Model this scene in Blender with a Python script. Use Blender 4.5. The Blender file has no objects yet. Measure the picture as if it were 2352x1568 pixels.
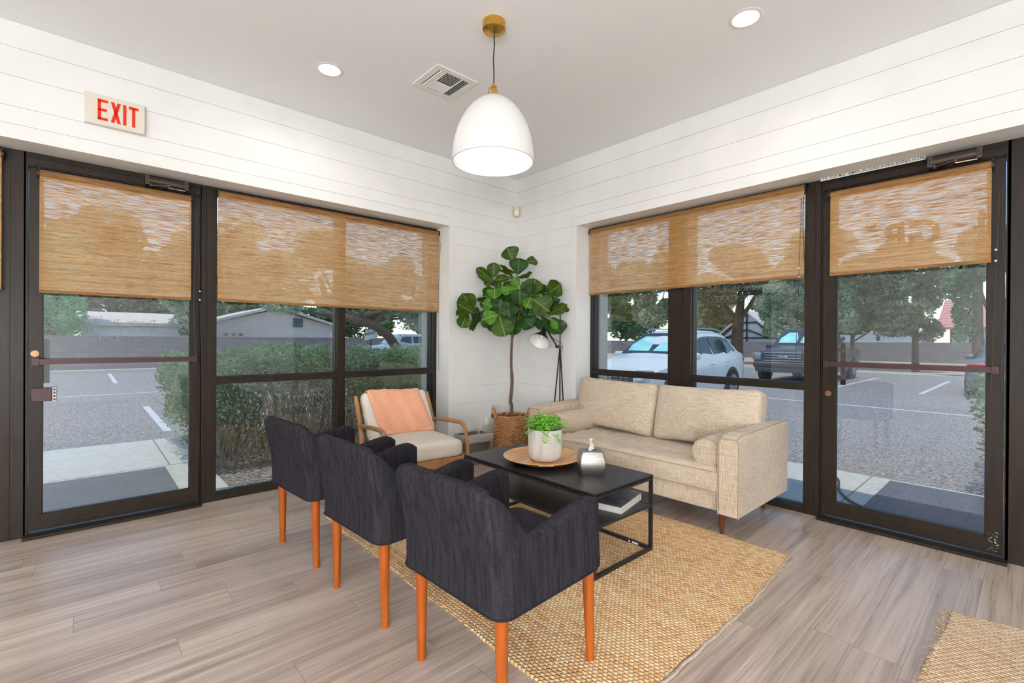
import bpy, bmesh, math, random
import numpy as np
from mathutils import Vector, Matrix
PI = math.pi
random.seed(7)
RNG = np.random.default_rng(7)
scene = bpy.context.scene
COL = scene.collection

# ------------------------------------------------------------------ camera
CAM = (-3.5137, -3.8166, 1.1954)
yaw, pit, rol, FPX = 0.8355, -0.003, 0.0061, 1087.17
fw = Vector((math.cos(yaw)*math.cos(pit), math.sin(yaw)*math.cos(pit), math.sin(pit)))
rt = Vector((math.sin(yaw), -math.cos(yaw), 0))
up = rt.cross(fw)
cr = rt*math.cos(rol) + up*math.sin(rol)
cu = -rt*math.sin(rol) + up*math.cos(rol)
cd = bpy.data.cameras.new('camera'); cam = bpy.data.objects.new('camera', cd); COL.objects.link(cam)
cd.sensor_width = 36; cd.lens = FPX/2352*36; cd.clip_start = .05; cd.clip_end = 400
m = Matrix.Identity(4)
for i in range(3):
    m[i][0] = cr[i]; m[i][1] = cu[i]; m[i][2] = -fw[i]; m[i][3] = CAM[i]
cam.matrix_world = m
scene.camera = cam

# ------------------------------------------------------------------ world, sun, exposure
scene.view_settings.view_transform = 'Standard'
scene.view_settings.look = 'None'
scene.view_settings.gamma = 1
scene.view_settings.use_curve_mapping = False
scene.view_settings.exposure = 0.0
scene.cycles.use_denoising = True
scene.cycles.max_bounces = 10
scene.cycles.diffuse_bounces = 5
scene.cycles.transparent_max_bounces = 40
scene.cycles.sample_clamp_indirect = 6
w = bpy.data.worlds.new('sky'); scene.world = w; w.use_nodes = True
nt = w.node_tree; nt.nodes.clear()
sky = nt.nodes.new('ShaderNodeTexSky'); sky.sky_type = 'NISHITA'; sky.sun_disc = False
sky.sun_elevation = math.radians(70); sky.sun_rotation = math.radians(250); sky.air_density = 1.0; sky.dust_density = 0.3; sky.ozone_density = 2.5
bg = nt.nodes.new('ShaderNodeBackground'); bg.inputs[1].default_value = 0.36
wo = nt.nodes.new('ShaderNodeOutputWorld')
nt.links.new(sky.outputs[0], bg.inputs[0]); nt.links.new(bg.outputs[0], wo.inputs[0])
SUN_DIR = Vector((-.16, -.05, 1.0)).normalized()      # towards the sun
sd = bpy.data.lights.new('sun', 'SUN'); sd.energy = 3.1; sd.angle = math.radians(.6); sd.color = (1, .96, .9)
so = bpy.data.objects.new('sun', sd); COL.objects.link(so)
so.rotation_euler = SUN_DIR.to_track_quat('Z', 'Y').to_euler(); so.location = (0, 0, 20)
CEIL = 2.9485
# recessed ceiling lamps (fixtures are built further down at the same spots)
DOWN = [(-2.331, -.721), (-.854, -2.751), (-5.3, -2.75), (-2.6, -5.6)]
DOWN_W = 5
for i, (x, y) in enumerate(DOWN):
    ld = bpy.data.lights.new('ceiling_lamp_light', 'AREA'); ld.shape = 'DISK'; ld.size = .14
    ld.energy = DOWN_W; ld.color = (1, .95, .88); ld.spread = math.radians(170)
    lo = bpy.data.objects.new('ceiling_lamp_light', ld); COL.objects.link(lo); lo.location = (x, y, CEIL-.02)

FILL_GLOBES = [(-4.85, -4.85, 1.25, 140), (-6.6, -5.3, 1.1, 225), (-5.4, -6.7, 1.1, 225)]     # added unseen fill lights: x, y, height, brightness
# ------------------------------------------------------------------ node helpers
class NT:
    def __init__(s, name):
        s.m = bpy.data.materials.new(name); s.m.use_nodes = True; s.t = s.m.node_tree; s.t.nodes.clear()
        s.out = s.n('ShaderNodeOutputMaterial')
    def n(s, typ, **kw):
        x = s.t.nodes.new(typ)
        for k, v in kw.items(): setattr(x, k, v)
        return x
    def put(s, sock, v):
        if v is None: return
        if isinstance(v, bpy.types.NodeSocket): s.t.links.new(v, sock)
        elif isinstance(v, (tuple, list)):
            if len(v) == 3 and sock.type == 'RGBA': v = (*v, 1)
            sock.default_value = v
        else: sock.default_value = v
    def math(s, op, a, b=None, c=None):
        x = s.n('ShaderNodeMath', operation=op); s.put(x.inputs[0], a); s.put(x.inputs[1], b); s.put(x.inputs[2], c); return x.outputs[0]
    def mix(s, f, a, b):
        x = s.n('ShaderNodeMix', data_type='RGBA'); s.put(x.inputs[0], f); s.put(x.inputs[6], a); s.put(x.inputs[7], b); return x.outputs[2]
    def coord(s, kind='Object', scale=(1, 1, 1), loc=(0, 0, 0)):
        c = s.n('ShaderNodeTexCoord'); mp = s.n('ShaderNodeMapping'); s.put(mp.inputs[3], scale); s.put(mp.inputs[1], loc)
        s.t.links.new(c.outputs[kind], mp.inputs[0]); return mp.outputs[0]
    def noise(s, vec, scale=1, detail=3, rough=.5, dist=0):
        x = s.n('ShaderNodeTexNoise'); s.put(x.inputs['Vector'], vec); x.inputs['Scale'].default_value = scale
        x.inputs['Detail'].default_value = detail; x.inputs['Roughness'].default_value = rough; x.inputs['Distortion'].default_value = dist
        return x.outputs[0]
    def ramp(s, f, stops):
        x = s.n('ShaderNodeValToRGB'); e = x.color_ramp.elements
        while len(e) < len(stops): e.new(.5)
        for i, (p, c) in enumerate(stops): e[i].position = p; e[i].color = (*c, 1) if len(c) == 3 else c
        s.put(x.inputs[0], f); return x.outputs[0]
    def rng(s, f, a, b, c, d):
        x = s.n('ShaderNodeMapRange'); s.put(x.inputs[0], f)
        for i, v in enumerate((a, b, c, d)): x.inputs[i+1].default_value = v
        return x.outputs[0]
    def sep(s, v):
        x = s.n('ShaderNodeSeparateXYZ'); s.put(x.inputs[0], v); return x.outputs
    def comb(s, a, b, c):
        x = s.n('ShaderNodeCombineXYZ'); s.put(x.inputs[0], a); s.put(x.inputs[1], b); s.put(x.inputs[2], c); return x.outputs[0]
    def bump(s, h, strength=.3, dist=.01):
        x = s.n('ShaderNodeBump'); s.put(x.inputs['Height'], h); x.inputs['Strength'].default_value = strength; x.inputs['Distance'].default_value = dist; return x.outputs[0]
    def bsdf(s, col, rough=.5, metal=0, spec=.5, bump=None, **kw):
        p = s.n('ShaderNodeBsdfPrincipled'); s.put(p.inputs['Base Color'], col); s.put(p.inputs['Roughness'], rough); s.put(p.inputs['Metallic'], metal)
        p.inputs['Specular IOR Level'].default_value = spec
        if bump is not None: s.put(p.inputs['Normal'], bump)
        for k, v in kw.items(): s.put(p.inputs[k.replace('_', ' ')], v)
        return p.outputs[0]
    def shade(s, sh): s.t.links.new(sh, s.out.inputs[0]); return s.m
    def mixs(s, f, a, b):
        x = s.n('ShaderNodeMixShader'); s.put(x.inputs[0], f); s.t.links.new(a, x.inputs[1]); s.t.links.new(b, x.inputs[2]); return x.outputs[0]

def plain(name, col, rough=.5, metal=0, spec=.5, **kw):
    t = NT(name); return t.shade(t.bsdf(col, rough, metal, spec, **kw))
def noisy(name, c1, c2, scale=(10, 10, 10), rough=.6, detail=4, lo=.35, hi=.65, bump=0, bdist=.005, metal=0, spec=.5, kind='Object', **kw):
    t = NT(name); f = t.noise(t.coord(kind, scale), 1, detail)
    c = t.ramp(f, [(lo, c1), (hi, c2)])
    return t.shade(t.bsdf(c, rough, metal, spec, t.bump(f, bump, bdist) if bump else None, **kw))
def emit(name, col, s):
    t = NT(name); e = t.n('ShaderNodeEmission'); t.put(e.inputs[0], col); e.inputs[1].default_value = s; return t.shade(e.outputs[0])

M = {}
M['white'] = noisy('white_paint', (.80, .80, .79), (.84, .84, .83), (3, 3, 3), .45, 2)
M['ceiling'] = noisy('ceiling_paint', (.87, .89, .905), (.89, .91, .925), (60, 60, 60), .9, 2, bump=.05)
M['bronze'] = noisy('bronze_aluminium', (.022, .0155, .0115), (.030, .021, .0155), (40, 40, 4), .34, 3, spec=.22)
M['bronze_dark'] = plain('bronze_gasket', (.012, .010, .009), .5)
M['bronze_light'] = plain('bronze_hardware', (.09, .068, .052), .35, .6)
M['maroon'] = plain('maroon_metal', (.06, .026, .028), .4, .3)
M['black'] = plain('black_metal', (.012, .012, .013), .38, .0, .5)
M['brass'] = noisy('brushed_brass', (.62, .36, .07), (.72, .44, .10), (80, 80, 300), .28, 2, metal=1)
M['steel'] = noisy('brushed_steel', (.30, .285, .27), (.44, .42, .40), (3, 3, 400), .42, 2, metal=1)
M['chrome'] = plain('chrome', (.75, .75, .76), .12, 1)
M['cream'] = plain('cream_plastic', (.72, .64, .48), .4)
M['plastic_white'] = plain('white_plastic', (.82, .82, .80), .35)
M['exit_face'] = plain('exit_sign_face', (.72, .66, .58), .5)
t = NT('exit_red'); e = t.n('ShaderNodeEmission'); t.put(e.inputs[0], (1, .045, .01)); e.inputs[1].default_value = .75
M['red'] = t.shade(t.mixs(.6, t.bsdf((.8, .05, .02), .5), e.outputs[0]))
M['lamp_glow'] = emit('lamp_glow', (1, .98, .95), 6)
M['bulb_glow'] = emit('bulb_glow', (1, .97, .93), 3)
M['orange_wood'] = noisy('orange_stained_wood', (.32, .066, .007), (.45, .112, .014), (25, 25, 3), .42, 4, spec=.3)
M['walnut'] = noisy('walnut_wood', (.30, .145, .05), (.42, .22, .085), (20, 20, 3), .3, 4)
M['dark_wood'] = noisy('dark_walnut_leg', (.07, .022, .010), (.11, .035, .016), (20, 20, 4), .3, 3)
M['tray_wood'] = noisy('tray_wood', (.55, .27, .11), (.74, .45, .23), (7, 20, 12), .3, 4)
M['concrete_pot'] = noisy('whitewashed_pot', (.62, .57, .50), (.80, .78, .75), (30, 30, 6), .7, 5, .3, .6, .15)
M['wicker'] = noisy('wicker', (.30, .13, .045), (.56, .29, .12), (25, 25, 60), .45, 3)
M['bark'] = noisy('bark', (.10, .06, .035), (.17, .11, .07), (60, 60, 20), .8, 4, bump=.4)
M['soil'] = noisy('soil', (.05, .03, .02), (.10, .065, .045), (60, 60, 60), .95, 4, bump=.6)
M['tissue'] = plain('tissue_paper', (.88, .88, .88), .9)
M['paper'] = noisy('paper_pages', (.70, .67, .62), (.82, .80, .76), (4, 4, 500), .8, 1)
M['cover'] = noisy('book_cover', (.03, .035, .05), (.16, .16, .18), (12, 12, 12), .6, 3)
M['cover_light'] = plain('book_cover_white', (.72, .70, .66), .45)
M['book_mark'] = plain('book_gold_mark', (.62, .45, .2), .4)
M['sticker'] = plain('white_sticker', (.82, .82, .80), .5)
M['black_ink'] = plain('black_ink', (.015, .015, .015), .6)
M['cord_dark'] = plain('cord_dark', (.02, .02, .025), .5)
M['cord_grey'] = plain('cord_grey', (.25, .27, .29), .5)

# glass: clear pane with Fresnel reflection
def glass(name, tint):
    t = NT(name); tr = t.n('ShaderNodeBsdfTransparent'); t.put(tr.inputs[0], tint)
    gl = t.n('ShaderNodeBsdfGlossy'); gl.inputs['Roughness'].default_value = .02; t.put(gl.inputs[0], (.95, .97, 1))
    fr = t.n('ShaderNodeFresnel'); fr.inputs[0].default_value = 1.5
    return t.shade(t.mixs(t.math('MULTIPLY', fr.outputs[0], 1.35), tr.outputs[0], gl.outputs[0]))
M['glass'] = glass('window_glass', (.84, .865, .85))
M['car_glass'] = plain('car_glass', (.02, .03, .035), .06, 0, .8)
# film lettering on the glass
t = NT('frosted_lettering'); tr = t.n('ShaderNodeBsdfTransparent')
M['film'] = t.shade(t.mixs(.42, tr.outputs[0], t.bsdf((.40, .42, .45), .7)))
M['film_solid'] = plain('vinyl_lettering', (.10, .07, .04), .7)
t = NT('plastic_bag'); tr = t.n('ShaderNodeBsdfTransparent')
bmp = t.bump(t.noise(t.coord('Object', (25, 25, 25)), 1, 4), .8, .02)
M['bag'] = t.shade(t.mixs(.5, tr.outputs[0], t.bsdf((.78, .78, .76), .2, bump=bmp)))

# vinyl plank floor, planks run along x
t = NT('plank_floor'); c = t.coord('Object'); X, Y, Z = t.sep(c)
PW, PL = .152, 1.22
row = t.math('FLOOR', t.math('DIVIDE', Y, PW))
wn = t.n('ShaderNodeTexWhiteNoise', noise_dimensions='1D'); t.put(wn.inputs['W'], row)
xs = t.math('ADD', t.math('DIVIDE', X, PL), wn.outputs[0])
colid = t.math('FLOOR', xs)
wn2 = t.n('ShaderNodeTexWhiteNoise', noise_dimensions='2D'); t.put(wn2.inputs['Vector'], t.comb(row, colid, 0))
tone = wn2.outputs[0]
gv = t.comb(t.math('MULTIPLY', X, .75), t.math('ADD', t.math('MULTIPLY', Y, 24), t.math('MULTIPLY', tone, 31)), t.math('MULTIPLY', tone, 17))
g1 = t.noise(gv, 1, 6, .62, .6)
gv2 = t.comb(t.math('MULTIPLY', X, 3.2), t.math('ADD', t.math('MULTIPLY', Y, 170), t.math('MULTIPLY', tone, 57)), tone)
g2 = t.noise(gv2, 1, 3, .6)
g3 = t.noise(t.comb(t.math('MULTIPLY', X, .9), t.math('MULTIPLY', Y, 5), t.math('MULTIPLY', tone, 9)), 1, 2)
g = t.math('ADD', t.math('MULTIPLY', g1, .55), t.math('ADD', t.math('MULTIPLY', g2, .28), t.math('MULTIPLY', g3, .30)))
colr = t.ramp(g, [(.36, (.22, .16, .130)), (.50, (.375, .29, .240)), (.60, (.50, .405, .34)), (.74, (.63, .53, .45))])
tint = t.rng(tone, 0, 1, .86, 1.12)
hs = t.n('ShaderNodeHueSaturation'); t.put(hs.inputs['Color'], colr); t.put(hs.inputs['Value'], tint)
fy = t.math('FRACT', t.math('DIVIDE', Y, PW)); fx = t.math('FRACT', xs)
ey = t.math('MINIMUM', fy, t.math('SUBTRACT', 1, fy)); ex = t.math('MULTIPLY', t.math('MINIMUM', fx, t.math('SUBTRACT', 1, fx)), PL/PW)
edge = t.rng(t.math('MINIMUM', ey, ex), 0, .009, 0, 1)
colf = t.mix(edge, (.17, .13, .11), hs.outputs[0])
M['floor'] = t.shade(t.bsdf(colf, t.rng(g2, .3, .7, .26, .40), 0, .5, t.bump(t.math('ADD', t.math('MULTIPLY', g2, .5), edge), .10, .002)))

# braided jute, rows run along y
def jute(name, cols, k=1.0):
    t = NT(name); c = t.coord('Object'); X, Y, Z = t.sep(c)
    wob = t.noise(t.coord('Object', (1.6, 1.6, 1)), 1, 2)
    u = t.math('DIVIDE', t.math('ADD', X, t.math('MULTIPLY', wob, .03)), .0165*k)
    r = t.math('FLOOR', u); fu = t.math('ABSOLUTE', t.math('SINE', t.math('MULTIPLY', u, PI)))
    par = t.math('MULTIPLY', t.math('MODULO', r, 2), .5)
    v = t.math('ADD', t.math('DIVIDE', Y, .021*k), par)
    fu2 = t.math('FRACT', u)
    v = t.math('ADD', v, t.math('MULTIPLY', t.math('ABSOLUTE', t.math('SUBTRACT', fu2, .5)), .7))
    fv = t.math('ABSOLUTE', t.math('SINE', t.math('MULTIPLY', v, PI)))
    h = t.math('MULTIPLY', t.math('POWER', fu, .5), t.math('POWER', fv, .45))
    fib = t.noise(t.coord('Object', (160, 60, 60)), 1, 3, .7)
    rn = t.n('ShaderNodeTexWhiteNoise', noise_dimensions='2D'); t.put(rn.inputs['Vector'], t.comb(r, t.math('FLOOR', v), 0))
    rw = t.n('ShaderNodeTexWhiteNoise', noise_dimensions='1D'); t.put(rw.inputs['W'], r)
    big = t.math('ADD', t.math('MULTIPLY', rw.outputs[0], .35), t.math('MULTIPLY', t.noise(t.comb(t.math('MULTIPLY', r, 3.7), t.math('MULTIPLY', Y, 2.2), 0), 1, 3), .65))
    f = t.math('ADD', t.math('MULTIPLY', fib, .45), t.math('ADD', t.math('MULTIPLY', rn.outputs[0], .25), t.math('MULTIPLY', big, .4)))
    cc = t.ramp(f, [(.30, cols[0]), (.52, cols[1]), (.72, cols[2])])
    cc = t.mix(t.rng(h, .0, .55, 0, 1), cols[3], cc)
    return t.shade(t.bsdf(cc, .95, 0, .15, t.bump(t.math('ADD', h, t.math('MULTIPLY', fib, .3)), .9, .010)))
M['jute'] = jute('jute_braid', [(.60, .32, .15), (.96, .60, .31), (1.0, .80, .52), (.40, .20, .085)])
M['jute2'] = jute('jute_braid_pink', [(.62, .38, .22), (.84, .60, .40), (.92, .74, .55), (.42, .24, .13)])
M['rug_cord'] = noisy('rug_edge_cord', (.38, .30, .24), (.55, .46, .38), (90, 90, 90), .9)

# upholstery
def cloth(name, c1, c2, warp=(300, 300, 300), vert=None, rough=.92, b=.25):
    t = NT(name); a = t.noise(t.coord('Object', warp), 1, 2, .6)
    x = t.coord('Object', vert or (5, 5, 5)); a2 = t.noise(x, 1, 4, .65)
    f = t.math('ADD', t.math('MULTIPLY', a, .5), t.math('MULTIPLY', a2, .5))
    return t.shade(t.bsdf(t.ramp(f, [(.40, c1), (.60, c2)]), rough, 0, .08, t.bump(a, b, .002)))
M['charcoal'] = cloth('charcoal_denim', (.013, .013, .018), (.040, .035, .041), (330, 330, 330), (70, 70, 5))
M['charcoal_pipe'] = plain('charcoal_piping', (.018, .017, .024), .9, 0, .2)
def linen(name, c1, c2, c3):
    t = NT(name)
    a = t.noise(t.coord('Object', (260, 260, 14)), 1, 2, .6); b = t.noise(t.coord('Object', (40, 14, 300)), 1, 2, .6)
    n = t.noise(t.coord('Object', (4, 4, 4)), 1, 3)
    f = t.math('ADD', t.math('MULTIPLY', a, .42), t.math('ADD', t.math('MULTIPLY', b, .42), t.math('MULTIPLY', n, .16)))
    return t.shade(t.bsdf(t.ramp(f, [(.38, c1), (.50, c2), (.62, c3)]), .95, 0, .15, t.bump(f, .3, .002), Sheen_Weight=.2))
M['linen'] = linen('oat_linen', (.40, .31, .22), (.58, .48, .37), (.70, .60, .49))
M['linen_pipe'] = plain('linen_piping', (.42, .33, .23), .9, 0, .2)
M['ivory'] = noisy('ivory_upholstery', (.68, .62, .54), (.76, .71, .64), (200, 200, 200), .9, 2, bump=.2, bdist=.001)
M['peach'] = noisy('peach_throw', (.78, .35, .21), (.86, .43, .28), (120, 120, 8), .95, 3, bump=.3, bdist=.002, Sheen_Weight=.3)

# woven shade cloth; 'a' is the axis of the weft (0: wall along x, 1: wall along y)
def blind_mat(name, a, opac_lo, opac_hi):
    t = NT(name)
    s1 = (10, 10, 170) ; s2 = (2.6, 2.6, 60)
    n1 = t.noise(t.coord('Object', s1), 1, 3, .6); n2 = t.noise(t.coord('Object', s2), 1, 3, .5)
    f = t.math('ADD', t.math('MULTIPLY', n1, .7), t.math('MULTIPLY', n2, .3))
    col = t.ramp(f, [(.38, (.45, .21, .06)), (.5, (.78, .44, .16)), (.62, (.95, .65, .34))])
    df = t.bsdf(col, .9, 0, .1)
    tl = t.n('ShaderNodeBsdfTranslucent'); t.put(tl.inputs[0], t.ramp(f, [(.38, (.80, .68, .50)), (.5, (1, .93, .78)), (.62, (1, 1, .90))]))
    tr = t.n('ShaderNodeBsdfTransparent')
    body = t.mixs(.52, df, tl.outputs[0])
    return t.shade(t.mixs(t.rng(n1, .40, .62, opac_lo, opac_hi), tr.outputs[0], body))
M['blind'] = blind_mat('woven_shade_cloth', 0, .90, .36)
M['blind_roll'] = noisy('rolled_shade_cloth', (.17, .075, .022), (.33, .165, .055), (7, 7, 240), .85, 3)

# plant leaf with veins (uv: u across -1..1 mapped 0..1, v along)
def leaf_mat(name, c1, c2, vein):
    t = NT(name); tc = t.n('ShaderNodeTexCoord'); U, V, W = t.sep(tc.outputs['UV'])
    au = t.math('ABSOLUTE', t.math('SUBTRACT', U, .5))
    mid = t.rng(au, .012, .03, 1, 0)
    sv = t.math('ABSOLUTE', t.math('SINE', t.math('MULTIPLY', t.math('SUBTRACT', V, t.math('MULTIPLY', au, .55)), 20)))
    side = t.math('MULTIPLY', t.rng(sv, .06, .16, 1, 0), .45)
    vn = t.math('MAXIMUM', mid, side)
    n = t.noise(t.coord('Object', (14, 14, 14)), 1, 2)
    col = t.mix(vn, t.ramp(n, [(.35, c1), (.65, c2)]), vein)
    b = t.bump(t.math('SUBTRACT', 1, vn), .5, .004)
    p = t.bsdf(col, .42, 0, .28, b); tl = t.n('ShaderNodeBsdfTranslucent'); t.put(tl.inputs[0], col)
    return t.shade(t.mixs(.18, p, tl.outputs[0]))
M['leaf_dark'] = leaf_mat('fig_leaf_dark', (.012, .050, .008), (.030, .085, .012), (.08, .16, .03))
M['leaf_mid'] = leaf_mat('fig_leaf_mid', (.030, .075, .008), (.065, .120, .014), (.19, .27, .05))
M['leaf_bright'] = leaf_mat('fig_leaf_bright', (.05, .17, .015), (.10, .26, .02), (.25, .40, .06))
M['fern'] = noisy('fern_green', (.10, .36, .02), (.26, .60, .06), (60, 60, 60), .5, 2)

# outdoors
def foliage(name, c1, c2, sc=(1.5, 1.5, 1.5)):
    t = NT(name); n = t.noise(t.coord('Object', sc), 1, 4, .7); n2 = t.noise(t.coord('Object', (9, 9, 9)), 1, 2)
    col = t.ramp(t.math('ADD', t.math('MULTIPLY', n, .6), t.math('MULTIPLY', n2, .4)), [(.38, c1), (.6, c2)])
    tl = t.n('ShaderNodeBsdfTranslucent'); t.put(tl.inputs[0], col)
    return t.shade(t.mixs(.45, t.bsdf(col, .6, 0, .3), tl.outputs[0]))
M['hedge'] = foliage('hedge_leaves', (.12, .19, .09), (.35, .44, .25))
M['twig'] = foliage('dry_twigs', (.30, .25, .19), (.62, .54, .45))
M['tree_green'] = foliage('tree_leaves_green', (.15, .26, .11), (.40, .54, .28))
M['tree_grey'] = foliage('tree_leaves_grey_green', (.30, .38, .24), (.62, .68, .48))
M['tree_deep'] = foliage('tree_leaves_deep', (.05, .13, .05), (.15, .29, .11))
M['tree_olive'] = foliage('tree_leaves_olive', (.19, .20, .11), (.40, .40, .24))
M['tree_bright'] = foliage('tree_leaves_bright', (.12, .42, .20), (.45, .80, .40))
M['shade_white'] = plain('pendant_enamel', (.76, .76, .75), .55, 0, .3)
M['palm'] = foliage('palm_leaves', (.06, .10, .04), (.14, .18, .08))
M['asphalt'] = noisy('asphalt', (.11, .10, .093), (.40, .365, .34), (38, 38, 38), .9, 8, .36, .62, .3)
M['sidewalk'] = noisy('sidewalk_concrete', (.50, .48, .44), (.57, .55, .51), (20, 20, 20), .9, 4, bump=.1)
M['joint'] = plain('concrete_joint', (.22, .21, .20), .95)
M['line_paint'] = noisy('parking_paint', (.48, .48, .47), (.66, .66, .65), (40, 40, 40), .8)
M['mulch'] = noisy('mulch', (.10, .07, .055), (.46, .41, .36), (28, 60, 28), .95, 5, .45, .62, .8, .02)
M['gravel'] = noisy('gravel', (.34, .24, .16), (.58, .44, .32), (9, 9, 9), .95, 5, bump=.5)
M['mat_grey'] = noisy('door_mat_grey', (.11, .12, .13), (.17, .18, .19), (60, 60, 60), .95, 3, bump=.3)
M['mat_blue'] = noisy('door_mat_ribbed', (.08, .085, .11), (.14, .15, .18), (10, 200, 10), .8, 3, bump=.5)
t = NT('block_wall'); br = t.n('ShaderNodeTexBrick'); c = t.coord('Object'); X, Y, Z = t.sep(c)
t.put(br.inputs['Vector'], t.comb(t.math('ADD', X, Y), Z, 0)); t.put(br.inputs['Color1'], (.235, .205, .20)); t.put(br.inputs['Color2'], (.275, .24, .235)); t.put(br.inputs['Mortar'], (.19, .165, .16))
br.inputs['Scale'].default_value = 1; br.inputs['Mortar Size'].default_value = .008; br.inputs['Brick Width'].default_value = .4; br.inputs['Row Height'].default_value = .2
M['block'] = t.shade(t.bsdf(br.outputs[0], .9, 0, .2))
M['stucco'] = noisy('beige_stucco', (.66, .55, .48), (.72, .61, .54), (3, 3, 3), .95)
M['stucco_w'] = noisy('white_stucco', (.66, .64, .61), (.72, .70, .67), (3, 3, 3), .95)
M['facade'] = noisy('facade_stucco', (.50, .44, .36), (.57, .51, .43), (30, 30, 30), .95, 4, bump=.3)
M['shingle'] = noisy('roof_shingle', (.56, .47, .42), (.68, .59, .53), (4, 4, 14), .95)
M['red_tile'] = None
t = NT('red_roof_tile'); c = t.coord('Object'); X, Y, Z = t.sep(c)
st = t.math('ABSOLUTE', t.math('SINE', t.math('MULTIPLY', Z, 16)))
M['red_tile'] = t.shade(t.bsdf(t.mix(t.rng(st, .1, .6, 0, 1), (.34, .12, .10), (.62, .27, .22)), .85))
M['timber'] = plain('dark_timber', (.05, .045, .05), .8)
M['car_white'] = plain('white_car_paint', (.66, .675, .665), .22, 0, .6)
M['car_grey'] = plain('charcoal_car_paint', (.085, .068, .072), .25, .2, .6)
M['car_slate'] = plain('slate_car_paint', (.13, .16, .20), .22, .2, .6)
M['car_silver'] = plain('silver_car_paint', (.40, .42, .44), .25, .4, .6)
M['tyre'] = plain('tyre_rubber', (.02, .02, .02), .8)
M['rim'] = plain('alloy_rim', (.38, .38, .40), .3, .8)
M['shade_teal'] = noisy('teal_sunshade', (.20, .58, .55), (.42, .78, .74), (3, 3, 3), .3, 3)
M['tail_red'] = plain('tail_light_red', (.55, .03, .03), .25)
M['head_lens'] = plain('headlight_lens', (.30, .31, .33), .12, .3)
M['amber'] = plain('amber_lens', (.6, .2, .05), .3)
M['yellow'] = plain('yellow_liquid', (.75, .6, .05), .2)
M['grey_dark'] = plain('dark_grey_plastic', (.05, .05, .055), .5)
M['sign_white'] = plain('white_sign_panel', (.80, .84, .85), .4)
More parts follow.
